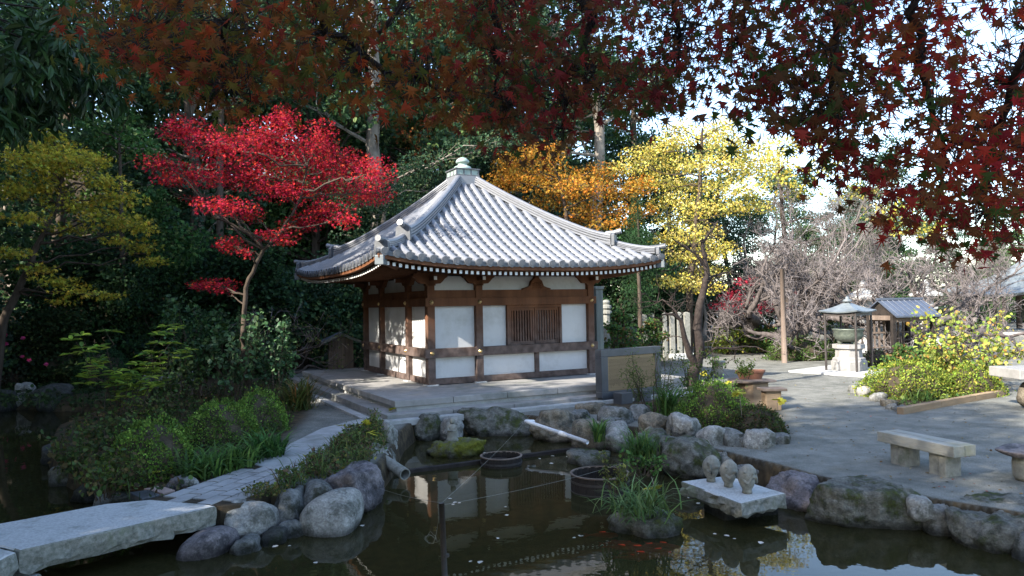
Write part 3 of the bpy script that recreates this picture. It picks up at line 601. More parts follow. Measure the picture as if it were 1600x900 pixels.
RK = [
 ((592, 654, 624, 726), W0, .9, 'pale', 'tall pale boulder at the pond corner beside the platform steps', dict(rz=.2)),
 ((574, 690, 612, 752), W0, .9, 'pale', 'pale upright rock above the broken drain pipe', dict(rz=-.1)),
 ((620, 655, 648, 690), W0, .6, 'dark', 'small dark rock between pale corner boulder and mossy rock', {}),
 ((642, 645, 690, 690), W0, .7, 'moss', 'rounded mossy rock on the far pond edge left of the statuette', {}),
 ((686, 650, 724, 690), W0, .55, 'pale', 'light grey rock directly behind the little pond statuette', {}),
 ((714, 638, 834, 682), W0, .75, 'moss', 'long dark rounded rock along the far pond edge before the hall', dict(big=True)),
 ((830, 639, 912, 692), W0, .85, 'ochre', 'large brownish rock at the upper end of the white pipe', dict(big=True)),
 ((890, 640, 922, 656), 0, .5, 'grey', 'small flat stone lying behind the brown pipe rock', dict(flat=True)),
 ((938, 650, 980, 668), 0, .5, 'grey', 'thin grey slab lying on the pond rocks near the monument', dict(flat=True)),
 ((893, 653, 952, 706), W0, .7, 'ochre', 'smooth rounded ochre boulder at the lower end of the white pipe', dict(sharp=5, rough=.04)),
 ((938, 660, 988, 708), W0, .7, 'pale', 'angular pale grey rock right of the ochre boulder', {}),
 ((886, 703, 952, 730), W0, .8, 'moss', 'flat low rock barely above the water behind the right barrel', dict(flat=True)),
 ((900, 628, 946, 648), 0, .5, 'ochre', 'low square edging stone left of the dark monument', dict(flat=True)),
 ((932, 634, 992, 664), 0, .45, 'grey', 'broad weathered edging stone in front of the dark monument', {}),
 ((984, 632, 1020, 658), 0, .5, 'grey', 'edging stone under the right stone block of the monument', {}),
 ((998, 642, 1048, 674), 0, .5, 'ochre', 'blocky tan edging stone below the pine sapling', {}),
 ((1041, 648, 1062, 678), 0, .35, 'grey', 'narrow upright stone wedged between two bed edging stones', {}),
 ((1051, 645, 1097, 688), 0, .5, 'pale', 'tallest pale square stone edging the azalea bed', dict(sharp=11)),
 ((1090, 663, 1134, 698), 0, .5, 'pale', 'wedge shaped pale stone left of the rounded bed stone', dict(sharp=10)),
 ((1129, 668, 1170, 698), 0, .45, 'grey', 'rounded grey stone between two angular bed edging stones', dict(sharp=5, rough=.04)),
 ((1155, 680, 1176, 699), 0, .25, 'grey', 'small cobble before the last large bed edging stone', dict(sharp=5)),
 ((1160, 669, 1210, 702), 0, .5, 'pale', 'large flat topped stone at the right end of the azalea bed', dict(sharp=10, flat=True)),
 ((1203, 676, 1234, 695), 0, .4, 'grey', 'low dark stone at the tip of the azalea bed', {}),
 ((1030, 680, 1120, 752), W0, 1.1, 'moss', 'big dark mossy boulder left of the three statues', dict(big=True)),
 ((985, 672, 1050, 726), W0, .8, 'moss', 'mossy bank rock hung with grass behind the islet', dict(big=True)),
 ((1088, 700, 1214, 748), W0, .95, 'pale', 'wide flat white stone slab behind the three statues', dict(flat=True, big=True)),
 ((1150, 722, 1222, 762), W0, .6, 'grey', 'greenish flat rock behind the rightmost statue', dict(flat=True)),
 ((1118, 722, 1168, 748), W0, .6, 'grey', 'low grey bank rock half hidden behind the middle statue', dict(flat=True)),
 ((1208, 728, 1262, 764), W0, .6, 'ochre', 'flat tan bank rock between slab rock and purplish rock', dict(flat=True)),
 ((1196, 736, 1296, 802), W0, .9, 'purple', 'large purplish grey rock right of the statue slab', dict(big=True)),
 ((1262, 750, 1446, 832), W0, .85, 'moss', 'very long moss covered rock on the right pond bank', dict(big=True, flat=True)),
 ((1418, 773, 1458, 796), -.05, .35, 'pale', 'small white stone lying on the right pond bank', dict(sharp=5)),
 ((1434, 780, 1490, 840), W0, .6, 'grey', 'grey rock wedged between the long mossy rock and the big end rock', {}),
 ((1478, 781, 1640, 868), W0, 1.0, 'moss', 'big flat topped rock at the right edge of the pond', dict(big=True, flat=True)),
 ((1600, 815, 1760, 915), W0, 1.0, 'grey', 'bank rock beyond the right frame edge', {}),
 ((494, 728, 596, 806), W0, .9, 'purple', 'large ridged purple grey rock below the planted strip', dict(big=True)),
 ((472, 764, 564, 840), W0, .75, 'pale', 'big smooth egg shaped boulder on the left pond bank', dict(sharp=4, rough=.02, big=True)),
 ((472, 750, 520, 786), -.1, .5, 'grey', 'small smooth grey stone above the egg shaped boulder', dict(sharp=5, rough=.03)),
 ((428, 761, 480, 830), W0, .7, 'grey', 'squared grey rock between the pale block and the egg boulder', {}),
 ((356, 777, 436, 850), W0, .8, 'pale', 'pale block shaped boulder next to the bridge end', dict(sharp=12, big=True, rough=.04)),
 ((288, 820, 366, 892), W0-.1, .7, 'purple', 'round purplish boulder in the water under the bridge end', dict(sharp=4, rough=.03, big=True)),
 ((360, 838, 412, 868), W0, .4, 'grey', 'low wet stone at the waterline below the pale block', {}),
 ((406, 826, 446, 856), W0, .4, 'dark', 'small dark wet stone at the foot of the squared rock', {}),
 ((436, 810, 482, 842), W0, .4, 'grey', 'wedge stone at the waterline left of the egg boulder', {}),
 ((332, 784, 366, 806), -.15, .3, 'dark', 'dark stone tucked under the bridge slab corner', {}),
 ((150, 768, 218, 792), W0+.1, .5, 'grey', 'flat grey stone at the back edge of the bridge', dict(flat=True)),
 ((258, 744, 296, 762), 0, .3, 'purple', 'small reddish stone beside the brick paving', {}),
 ((284, 747, 312, 760), 0, .22, 'pale', 'small white stone beside the brick paving', dict(sharp=5)),
 ((26, 598, 62, 640), W0, .9, 'pale', 'pale pointed rock reflected in the dark left pond', {}),
 ((58, 600, 110, 644), W0, 1.0, 'dark', 'dark rock right of the pale pointed rock', {}),
 ((-20, 605, 26, 645), W0, 1.0, 'dark', 'dark shore rock at the far left frame edge', {}),
 ((118, 752, 168, 786), W0, .6, 'dark', 'dark wet rock where the bridge meets the left bank', {}),
 ((84, 722, 130, 760), W0, .6, 'moss', 'mossy shore rock on the left bank nearest the bridge', {}),
 ((74, 690, 112, 726), W0, .7, 'dark', 'dark shore rock on the left bank in mid pond', {}),
 ((96, 664, 136, 694), W0, .7, 'moss', 'mossy shore rock at the inner corner of the left pond', {}),
 ((132, 646, 176, 670), W0, .7, 'dark', 'dark rock at the far tip of the left bank', {}),
 ((245, 583, 276, 612), .0, .6, 'grey', 'rounded stone behind the green dome shrubs', dict(sharp=5)),
 ((268, 578, 300, 608), .05, .6, 'pale', 'flat topped pale stone under the sapling stems', dict(flat=True)),
 ((222, 584, 250, 604), .05, .5, 'grey', 'small stone behind the broad leaved shrub', {}),
 ((1328, 600, 1352, 615), 0, .5, 'grey', 'leftmost grey cobble edging the sunny flower bed', dict(sharp=5)),
 ((1340, 603, 1364, 620), 0, .5, 'pale', 'white sunlit cobble edging the flower bed', dict(sharp=5)),
 ((1360, 612, 1384, 628), 0, .4, 'pale', 'pale cobble below the round sunny azalea', dict(sharp=5)),
 ((1376, 622, 1398, 636), 0, .35, 'ochre', 'tan cobble along the flower bed front', dict(sharp=5)),
 ((1386, 630, 1404, 641), 0, .3, 'grey', 'small cobble second from the timber edging corner', dict(sharp=5)),
 ((1400, 632, 1418, 645), 0, .25, 'grey', 'cobble touching the timber edging corner', dict(sharp=5)),
]
for i_, (bx, zb, dep, m_, lb, kw) in enumerate(RK): rock_px(bx, zb, dep, m_, lb, 11+i_*3, **kw)
# mossy rock with a small statuette standing on it, in the upper pond
rock_px((670, 684, 756, 716), W0, .75, 'mossy', 'moss covered rock in the upper pond carrying a statuette', 301, big=True, flat=True, rough=.16)
def lathe_thing(name, label, cat, prof, p, m, n=20, rz=0): o = obj(name, Geo().lathe(prof, n), m, None, smooth=True); o.location = p; o.rotation_euler.z = rz; return tag(o, label, cat)
p = D(707, 689, 12.5)
st = thing('statuette', 'tiny robed stone figure standing on the mossy pond rock', 'statue', p)
g = Geo(); g.lathe([(0, 0), (.10, 0), (.105, .03), (.09, .05), (.085, .10), (.09, .16), (.08, .22), (.075, .26), (.045, .285), (.03, .295), (0, .296)], 16); g.v[0][:, 1] *= .8; obj('body', g, M['statue'], st, smooth=True)
g = Geo(); g.lathe([(0, .288), (.028, .292), (.044, .315), (.048, .345), (.042, .375), (.022, .392), (0, .396)], 14); obj('head', g, M['statue'], st, smooth=True)
g = Geo(); g.tube([(-.075, -.02, .24), (-.07, -.07, .19), (-.01, -.085, .18)], (.022, .022, .015), 6); g.tube([(.075, -.02, .24), (.07, -.07, .19), (.01, -.085, .18)], (.022, .022, .015), 6); obj('arms', g, M['statue'], st, smooth=True)
# ================================================================ BRIDGE (two granite slabs)
def slab_px(name, label, pts, z, th, m, cat, seed=1, over=.02):
    P = [G(x, y, z) for x, y in pts]; g = Geo(); rg = np.random.default_rng(seed)
    top = []; n = len(P)
    for i_ in range(n):
        a, b = P[i_], P[(i_+1) % n]; k = max(2, int((b-a).length/.09))
        for q in range(k): top.append(tuple((a+(b-a)*q/k)[:2]))
    N_ = len(top); c = np.mean(top, 0); T = np.array(top); out = norm(T-c)
    def ring(off, z_, jit): return [(T[i_][0]+out[i_][0]*(off+rg.normal(0, jit)), T[i_][1]+out[i_][1]*(off+rg.normal(0, jit)), z_+rg.normal(0, jit*.5)) for i_ in range(N_)]
    rings = [ring(-.015, z, .001), ring(0, z-.012, .004), ring(.008, z-th*.4, .02), ring(.004, z-th*.75, .022), ring(-.03, z-th, .024)]
    V = [p_ for r_ in rings for p_ in r_]
    g.add(V, [((k_+1)*N_+i_, (k_+1)*N_+(i_+1) % N_, k_*N_+(i_+1) % N_, k_*N_+i_) for k_ in range(4) for i_ in range(N_)]); g.f.append(np.array([list(range(N_))])); g.f.append(np.array([list(range(5*N_-1, 4*N_-1, -1))]))
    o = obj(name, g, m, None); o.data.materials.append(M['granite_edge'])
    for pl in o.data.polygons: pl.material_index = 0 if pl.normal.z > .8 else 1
    return tag(o, label, cat)
slab_px('bridge_slab', 'long pale granite bridge slab crossing the pond at lower left', [(30, 860), (196, 823.5), (338, 791), (322, 788), (236, 780.5), (166, 787), (0, 818), (-70, 834)], .06, .21, M['granite'], 'bridge', 2)
slab_px('bridge_slab', 'second granite bridge slab cut off by the left frame edge', [(24, 862), (-76, 836), (-300, 905), (-180, 960)], .055, .21, M['granite'], 'bridge', 3)
slab_px('stone_step', 'small granite block in the water at the lower left corner', [(64, 896), (10, 890), (-40, 920), (20, 935)], -.2, .3, M['granite'], 'stone', 4)
o = obj('dark_slab', Geo().prism([tuple(G(x, y, .03)[:2]) for x, y in [(200, 769), (222, 779), (250, 772), (232, 765)]], -.03, .03), M['slate'], None, bevel=.01); tag(o, 'dark slate paver lying beside the brick paving', 'paver')
o = obj('pink_slab', Geo().prism([tuple(G(x, y, .03)[:2]) for x, y in [(224, 763), (254, 770), (274, 765), (250, 758)]], -.03, .028), mat('pinkstone', (.26, .18, .15), (.34, .25, .21), 6), None, bevel=.01); tag(o, 'pinkish stone paver lying beside the brick paving', 'paver')
# ================================================================ THREE STATUES ON A SLAB
S0 = [(1064, 752), (1158, 787), (1228, 771), (1137, 743)]
sp = [G(x, y, -.02) for x, y in S0]
slab_px('statue_slab', 'pale granite slab over the water carrying three round statues', S0, -.02, .17, M['granite'], 'slab', 7)
g = Geo(); c = sum(sp, Vector())/4; g.cbox((c.x+.12, c.y+.1, -.45), .75, .45, .5, .3); tag(obj('slab_support', g, ROCK['dark'], None, bevel=.03), 'dark stone pier under the statue slab', 'pier')
def monkey(px, py, label, pose, hpx):
    p = G(px, py, -.018); h = hpx*p.y/FPX*.98; s = h/.40
    t = thing('animal_statue', label, 'statue', p, R(-52), 'three round stone statues'); t.scale = (s, s, s)
    bv, bf = ICO4; P = bv*np.array((.10, .10, .2))+np.array((0, 0, .2)); z = P[:, 2]
    k = np.interp(z, [0, .06, .16, .24, .30, .36, .40], [.80, .95, 1.15, 1.32, 1.36, 1.22, 1.0]); P[:, 0] *= k; P[:, 1] *= k
    P[:, 2] = np.where(z < .035, .0+.0*z, z)
    wide = np.clip((.05-z)/.05, 0, 1); P[:, :2] *= (1+wide[:, None]*1.0)
    r_ = np.hypot(P[:, 0], P[:, 1]); lim = np.interp(P[:, 2], [0, .05, .1], [.068, .075, 1]); sc = np.minimum(1, lim/np.maximum(r_, 1e-6)); P[:, :2] *= sc[:, None]
    P[:, 0] += .03*np.clip((z-.2)/.2, 0, 1)                       # leans forward over the face
    an = np.arctan2(P[:, 1], P[:, 0]); face = np.exp(-((P[:, 2]-.27)/.05)**2)*np.exp(-(an/.55)**2); P[:, 0] -= face*.018
    P[:, 0] += np.exp(-((P[:, 2]-.235)/.022)**2)*np.exp(-(an/.4)**2)*.034
    P[:, 0] -= np.exp(-((P[:, 2]-.19)/.025)**2)*np.exp(-(an/.6)**2)*.02
    for sg in (-1, 1): P[:, 2] -= np.exp(-((P[:, 2]-.285)/.012)**2)*np.exp(-((an-sg*.22)/.1)**2)*.006
    g = Geo(); g.add(P, bf); b = obj('body', g, M['statue'], t, smooth=True)
    for sg in (-1, 1):
        e = Geo(); e.lathe([(0, .012), (.016, .010), (.022, 0), (.016, -.010), (0, -.012)], 12); v = e.v[0]; v0 = v.copy(); v[:, 0] = v0[:, 0]+.045; v[:, 1] = v0[:, 2]+sg*.118; v[:, 2] = v0[:, 1]+.305; obj('ear', e, M['statue'], t, smooth=True)
        a = Geo(); hx = {'eyes': (.105, sg*.03, .285), 'mouth': (.112, sg*.022, .215), 'ears': (.06, sg*.12, .29)}[pose]
        el = (.085, sg*.095, .15); a.tube([(.0, sg*.10, .215), (.04, sg*.108, .175), el, ((el[0]+hx[0])/2+.01, (el[1]+hx[1])/2, (el[2]+hx[2])/2), hx], (.03, .03, .026, .022, .024), 8); obj('arm', a, M['statue'], t, smooth=True)
monkey(1111, 752, 'leftmost of the three round stone statues on the slab', 'ears', 42)
monkey(1138.5, 760, 'middle one of the three round stone statues on the slab', 'mouth', 43)
monkey(1167.5, 770, 'rightmost and nearest of the three round stone statues on the slab', 'eyes', 46)
# ================================================================ THINGS IN THE POND
g = Geo(); a, b = G(606, 737, W0+.06), G(958, 690, W0+.07); d = (b-a).normalized(); nrm = Vector((-d.y, d.x, 0))
bd = [a-nrm*.05, b-nrm*.05, b+nrm*.05, a+nrm*.05]; g.prism([tuple(x[:2]) for x in bd], W0-.45, W0+.055); tag(obj('dividing_board', g, M['darkwood'], None, bevel=.008), 'dark wooden board dividing the upper pond from the lower', 'board')
def barrel(px, py, rpx, zt, label):
    c = G(px, py, zt); r_ = rpx*c.y/FPX; t = thing('sunken_barrel', label, 'barrel', (c.x, c.y, W0-.5), 0, 'barrels in the pond'); n = 22; hz = zt-W0+.5
    st = Geo(); am = math.pi/n*.96; V = []
    for x in (r_-.022, r_):
        for an in (-am, am):
            for z in (0, hz): V.append((x*math.cos(an), x*math.sin(an), z))
    st.add(V, [(0, 1, 3, 2), (4, 6, 7, 5), (1, 5, 7, 3), (0, 4, 5, 1), (2, 3, 7, 6)]); me = st.mesh('stave'); me.materials.append(M['darkwood'])
    rr = random.Random(px)
    for q in range(n): o = obj('stave', me, None, t); o.rotation_euler.z = q*2*math.pi/n; o.scale.z = 1-rr.uniform(0, .015)
    for z in (hz-.10, hz-.24): h_ = Geo(); h_.lathe([(r_+.001, -.015), (r_+.006, -.015), (r_+.006, .015), (r_+.001, .015)], 32, (0, 0, z)); obj('hoop', h_, M['dkmetal'], t)
    h_ = Geo(); h_.lathe([(r_-.024, -.012), (r_+.008, -.012), (r_+.010, .004), (r_-.02, .008), (r_-.024, -.012)], 40, (0, 0, hz-.004)); obj('rim', h_, M['oldwood'], t)
barrel(783, 711, 32, W0+.15, 'smaller dark barrel sunk before the dividing board'); barrel(937, 738, 45, W0+.24, 'larger dark barrel with pale rim beside the grassy islet')
t = thing('drain_pipe', 'broken grey pipe stub jutting from the left bank rocks', 'pipe', (0, 0, 0)); a, b = D(604, 722, 10.9), D(633, 741, 10.45); d = (b-a).normalized()
g = Geo(); th = np.arange(18)*2*math.pi/18; A_ = d.cross(Vector((0, 0, 1))).normalized(); B_ = A_.cross(d); V = []
for (pt, r_) in ((a-d*.6, .085), (b, .085), (b, .068), (b-d*.5, .068)): V += [tuple(pt+A_*math.cos(x)*r_+B_*math.sin(x)*r_) for x in th]
g.add(V, [(k_*18+i_, k_*18+(i_+1) % 18, (k_+1)*18+(i_+1) % 18, (k_+1)*18+i_) for k_ in range(3) for i_ in range(18)]); obj('pipe_wall', g, M['statue'], t, smooth=False)
a, m_, b = D(834, 659, 13.35), D(822, 658.5, 13.25), D(918, 691, 12.0)
t = thing('white_pipe', 'thin white water pipe running down along the pond rocks', 'pipe'); g = Geo(); g.tube([a, m_+(a-m_)*.2, m_, m_+(b-m_)*.04, b], .036, 12); obj('tube', g, M['white_pipe'], t, smooth=True)
g = Geo(); q = m_+(b-m_)*.62; d = (b-m_).normalized(); g.tube([q-d*.07, q+d*.07], .043, 12); obj('coupling', g, M['white_pipe'], t, smooth=True)
t = thing('pond_pole', 'thin dark pole standing in the pond in the foreground', 'pole', G(697, 900, W0)); g = Geo(); pt = D(690, 786, t.location.y); g.tube([(0, 0, -.5), tuple(pt-t.location)], .028, 10); obj('pole', g, M['dkmetal'], t, smooth=True); g = Geo(); g.tube([Vector((0, 0, .18)), Vector((0, 0, .205))], .034, 10); obj('collar', g, M['dkmetal'], t)
def wire(pts, label, r_=.0019): rgw = np.random.default_rng(len(label)); g = Geo(); g.tube(pts, r_, 4); tag(obj('cord', g, M['thread'], None), label, 'cord')
PT = pt
def sagline(a, b, s, n=10): return [tuple(a+(b-a)*k_/n-Vector((0, 0, s*math.sin(math.pi*k_/n)))) for k_ in range(n+1)]
wire(sagline(PT, D(838, 637, 15.2), .06), 'thin cord stretched from the pole up to the far rock')
wire(sagline(PT, D(590, 762, 9.4), .02), 'thin cord stretched from the pole to the left bank rocks')
wire(sagline(PT+Vector((0, 0, -.02)), D(1000, 715, 11.0), .05), 'thin slack cord running from the pole to the right bank')
rgw = np.random.default_rng(8); lp = [D(672, 838, PT.y)+Vector((.06*math.cos(x*1.3)*(.5+rgw.random()), rgw.normal(0, .02), .05*math.sin(x*1.3)*(.5+rgw.random())-.02)) for x in range(16)]
wire([tuple(x) for x in [PT]+[PT+Vector((-.03, 0, -.15)), PT+Vector((-.05, 0, -.26))]+lp], 'tangled loop of cord hanging beside the pole', .0016)
# islet with moss, grass later
rock_px((948, 792, 1062, 842), W0, .75, 'moss', 'small mossy islet with grass tuft in the pond', 411, name='islet', sharp=3.5, rough=.14, big=True)
# koi
kv = [(-.5, .0, .05), (-.42, .06, .09), (-.25, .105, .12), (0, .12, .135), (.25, .08, .10), (.42, .04, .06), (.5, .025, .05)]
def koi_mesh():
    g = Geo(); k = 10; V = []
    for x, w_, h_ in kv: V += [(x, w_*math.cos(a), h_*math.sin(a)) for a in np.arange(k)*2*math.pi/k]
    g.add(V, [(j_*k+i_, j_*k+(i_+1) % k, (j_+1)*k+(i_+1) % k, (j_+1)*k+i_) for j_ in range(len(kv)-1) for i_ in range(k)]); g.f.append(np.array([list(range(k))[::-1]]))
    return g.mesh('koi', True)
km = koi_mesh(); km.materials.append(mat('koi_red', (.42, .025, .01), (.52, .05, .015), 6, .35, 0)); kt = Geo(); kt.add([(.45, 0, .03), (.45, 0, -.03), (.72, .03, .13), (.64, 0, 0), (.72, .03, -.13)], [(0, 1, 3, 2), (1, 4, 3, 0)]); ktm = kt.mesh('tail_fin'); ktm.materials.append(km.materials[0])
kf = Geo()
for sg in (-1, 1): kf.add([(-.28, sg*.09, -.04), (-.18, sg*.1, -.05), (-.10, sg*.24, -.06), (-.2, sg*.24, -.06)], [(0, 1, 2, 3)])
kf.add([(-.1, 0, .12), (.2, 0, .09), (.18, 0, .17), (0, 0, .2)], [(0, 1, 2, 3)]); kfm = kf.mesh('fins'); kfm.materials.append(km.materials[0])
rr = random.Random(12)
for (x, y) in [(945, 836), (962, 848), (985, 851), (1000, 858), (1018, 854), (1032, 862), (1048, 868), (1005, 868), (975, 857), (1040, 853), (990, 872), (1060, 860)]:
    p = G(x, y, W0-.034); t = thing('koi_fish', 'red koi swimming in the shoal beside the grassy islet', 'fish', p, rr.uniform(2.6, 3.6), 'shoal of red koi'); s = rr.uniform(.26, .38); t.scale = (s, s*.9, s*.62)
    obj('body', km, None, t); obj('tail_fin', ktm, None, t); obj('fins', kfm, None, t)
# floating leaves
fl = Geo(); fl.add(LEAFW[0]*np.array((1, 1, .5)), LEAFW[1]); flm = fl.mesh('floating_leaf'); flm.materials.append(mat('pale_leaf', (.42, .36, .30), (.6, .54, .46), 9, .6, 0))
for (x, y) in [(698, 726), (735, 725), (742, 722), (760, 708), (842, 716), (860, 712), (828, 728), (826, 732), (700, 779), (710, 787), (714, 784), (720, 786), (795, 804), (900, 840), (752, 876), (738, 876), (778, 842), (792, 792), (906, 838), (890, 713), (915, 722), (930, 720), (865, 724), (1090, 785), (1120, 834), (1140, 838), (1190, 846), (1075, 778), (565, 820), (548, 827), (536, 830), (425, 855), (455, 852), (470, 829), (495, 880), (1370, 822), (1150, 842), (1330, 815)]:
    p = G(x, y, W0+.004); o = obj('floating_leaf', flm, None); o.location = p; o.rotation_euler = (rr.uniform(-.1, .1), rr.uniform(-.1, .1), rr.uniform(0, 6)); s = rr.uniform(.035, .075); o.scale = (s, s, s); tag(o, 'small pale fallen leaf floating on the pond water', 'leaf', 'leaves floating on the pond')
# ================================================================ MONUMENT BOARD, BENCH, TABLES
def frame_thing(name, label, cat, p, rz): return thing(name, label, cat, p, rz)
p = G(941, 631, .0); q = G(1034, 619, .0); rz = math.atan2(q.y-p.y, q.x-p.x); wd = (q-p).length
mo = thing('stone_monument', 'dark slate monument with brown inscribed plaque beside the hall', 'monument', p, rz)
topz = D(941, 547, p.y).z; dp = .20
g = Geo(); g.box(0, wd, 0, dp, .12, .24); g.box(0, wd, 0, dp, topz-.16, topz); g.box(0, .2, 0, dp, .242, topz-.162); g.box(wd-.17, wd, 0, dp, .242, topz-.162); g.box(.2, wd-.17, .04, dp, .242, topz-.162); obj('frame', g, M['slate'], mo, bevel=.006)
g = Geo(); g.box(.205, wd-.175, .025, .038, .25, topz-.165); pl = obj('plaque', g, M['plaque'], mo)
g = Geo(); rgp = np.random.default_rng(2); x = .26
while x < wd-.24:
    z = topz-.22
    while z > .32+rgp.random()*.1:
        hgl = rgp.uniform(.014, .022); g.box(x, x+.014, .0238, .0248, z-hgl, z); z -= hgl+.008
    x += .034
obj('inscription', g, M['plaque_dark'], pl)
g = Geo(); g.box(.04, wd-.04, .02, dp-.02, -.05, .119); obj('plinth', g, M['slate'], mo, bevel=.006)
for (x, lb) in ((.42, 'left dark stone vase block before the monument'), (1.0, 'right dark stone vase block before the monument')):
    b = obj('stone_block', Geo().box(-.17, .17, -.13, .13, -.02, .23), M['slate'], None, bevel=.008); b.location = p+Vector((math.cos(rz)*x+math.sin(rz)*.22, math.sin(rz)*x-math.cos(rz)*.22, 0)); b.rotation_euler.z = rz; tag(b, lb, 'block')
# bench: three timbers on two stone legs
A_ = G(1389, 717, 0); B_ = G(1463, 733, 0)
bz = .27
e1 = G(1370, 674, bz+.13); e2 = G(1490, 699, bz+.13); e3 = G(1517.5, 686, bz+.13); rz = math.atan2(e2.y-e1.y, e2.x-e1.x); ln = (e2-e1).length; dx = Vector((math.cos(rz), math.sin(rz), 0)); dy = Vector((-dx.y, dx.x, 0)); wb = .36
be = thing('stone_bench', 'grey plank bench on two block legs standing on the gravel', 'bench', (e1.x, e1.y, 0), rz)
for q in range(2):
    g = Geo(); y0 = q*(wb/2+.006); g.box(-.01*q, ln-.012*q, y0, y0+wb/2-.006, bz, bz+.135); obj('plank', g, mat('bench_top', (.20, .195, .165), (.33, .325, .29), 6, .9, .4, 40, .15, stretch=(.2, 1, 1), c3=(.2, .2, .14), c3s=3) if q == 0 else bpy.data.materials['bench_top'], be, bevel=.008)
for x in (.16, ln-.42): g = Geo(); g.box(x, x+.14, .06, wb-.05, -.03, bz-.002); obj('leg', g, M['statue'], be, bevel=.008)
for x in (.31, ln-.27): g = Geo(); g.box(x, x+.10, .05, wb-.06, -.03, bz-.003); obj('leg', g, M['statue'], be, bevel=.008)
# sunny stone table far right, low stone seat at right edge
p = G(1605, 640, 0); t = thing('stone_table', 'thick white stone table on a rough tan rock base at right', 'table', p); zt = D(1567, 578, p.y-.3).z
g = Geo(); g.box(-.36, 1.3, -.35, .55, zt-.19, zt); obj('top', g, M['stone_pave'], t, bevel=.015)
rg_ = rock_geo((.9, .62, zt-.2+.1), 77, sharp=10, rough=.06); o = obj('base', rg_, ROCK['ochre'], t, smooth=True); o.location = (.27, .05, (zt-.26)/2-.02); o = obj('wedge_stone', rock_geo((.16, .14, .07), 78), ROCK['dark'], t, smooth=True); o.location = (-.07, -.2, zt-.22)
p = G(1608, 750, 0); t = thing('stone_stool', 'low table with thin dark top on a round stone leg, cut by the frame', 'table', p); zt = D(1565, 706, p.y).z
g = Geo(); g.lathe([(0, 0), (.14, 0), (.165, .05), (.17, .2), (.16, zt-.06), (0, zt-.06)], 20); obj('leg', g, M['statue'], t, smooth=True)
o = obj('top', rock_geo((1.0, .75, .10), 81, sharp=14, flat=True, rough=.03), ROCK['purple'], t, smooth=True); o.location = (.17, .05, zt-.03)
# flower bed timber edging
a, b = G(1412, 648, 0), G(1574, 618, 0); d = (b-a); rz = math.atan2(d.y, d.x); L_ = d.length/3
t = thing('timber_edging', 'tan timber edging along the front of the sunny flower bed', 'edging', a, rz)
for q in range(3): g = Geo(); g.box(q*L_, (q+1)*L_-.006, 0, .13, -.05, .13); obj('beam', g, M['oldwood_h'], t, bevel=.01)
# ================================================================ CENSER CANOPY, SHED, LANTERN, POSTS, FAR BUILDINGS
p = G(1327, 578, .06); cb = thing('censer_canopy', 'pyramid metal canopy on thin posts over the incense burner', 'canopy', (p.x, p.y, 0), R(38)); sc = p.y/FPX
za, zr = D(1320, 470, p.y).z, D(1316, 487, p.y).z; hw = 52*sc*.585
pd = obj('base_slab', Geo().box(-1.25, 1.25, -1.25, 1.25, -.05, .06), M['granite'], cb, bevel=.01)
V = [(-hw, -hw, zr-.02), (hw, -hw, zr-.02), (hw, hw, zr-.02), (-hw, hw, zr-.02)]; n = 6; g = Geo()
for s in range(4):
    A0, B0 = np.array(V[s]), np.array(V[(s+1) % 4]); ap = np.array((0, 0, za)); rows = []
    for k_ in range(n+1):
        t_ = k_/n; z = (zr)+(za-zr)*(.6*t_+.4*t_*t_)
        rows.append([np.array(((A0+(B0-A0)*i_/4)[0]*(1-t_), (A0+(B0-A0)*i_/4)[1]*(1-t_), z+.05*(abs(i_-2)/2)**2*(1-t_)**2)) for i_ in range(5)])
    g.add([x for r_ in rows for x in r_], [(k_*5+i_, k_*5+i_+1, (k_+1)*5+i_+1, (k_+1)*5+i_) for k_ in range(n) for i_ in range(4)])
rf = obj('roof', g, M['copper'], cb); sm = rf.modifiers.new('s', 'SOLIDIFY'); sm.thickness = .04; sm.offset = -1
g = Geo(); g.lathe([(0, 0), (.14, 0), (.12, .06), (.05, .09), (.06, .13), (0, .17)], 14, (0, 0, za-.03)); obj('finial', g, M['copper'], rf, smooth=True)
g = Geo(); k_ = hw-.12; [g.box(*b_) for b_ in ((-k_, k_, -k_-.03, -k_+.03, zr-.12, zr-.03), (-k_, k_, k_-.03, k_+.03, zr-.12, zr-.03), (-k_-.03, -k_+.03, -k_+.031, k_-.031, zr-.12, zr-.03), (k_-.03, k_+.03, -k_+.031, k_-.031, zr-.12, zr-.03))]; obj('beams', g, M['dkmetal'], cb)
for sx_ in (-1, 1):
    for sy_ in (-1, 1): g = Geo(); g.tube([(sx_*k_, sy_*k_, .05), (sx_*k_, sy_*k_, zr-.02)], .035, 8); obj('post', g, M['dkmetal'], cb)
ib = thing('incense_burner', 'bronze incense bowl on an octagonal granite pedestal under the canopy', 'incense burner', (p.x, p.y, .06), R(22.5)); g = Geo(); r0 = 24*sc
g.lathe([(0, 0), (r0*1.08, 0), (r0*1.08, .26), (r0*1.0, .30), (r0*.98, .36), (r0*.82, .40), (r0*.80, .62), (r0*.98, .66), (r0*.98, .78), (0, .78)], 8); obj('pedestal', g, M['stone_pave'], ib)
g = Geo(); g.lathe([(0, .86), (.22, .86), (.36, .93), (.42, 1.05), (.40, 1.16), (.44, 1.20), (.46, 1.24), (.40, 1.25), (.36, 1.18), (0, 1.17)], 28); obj('bowl', g, M['bronze'], ib, smooth=True)
for q in range(3): g = Geo(); an = q*2.094+.5; g.tube([(.24*math.cos(an), .24*math.sin(an), .78), (.27*math.cos(an), .27*math.sin(an), .90)], (.05, .07), 8); obj('foot', g, M['bronze'], ib)
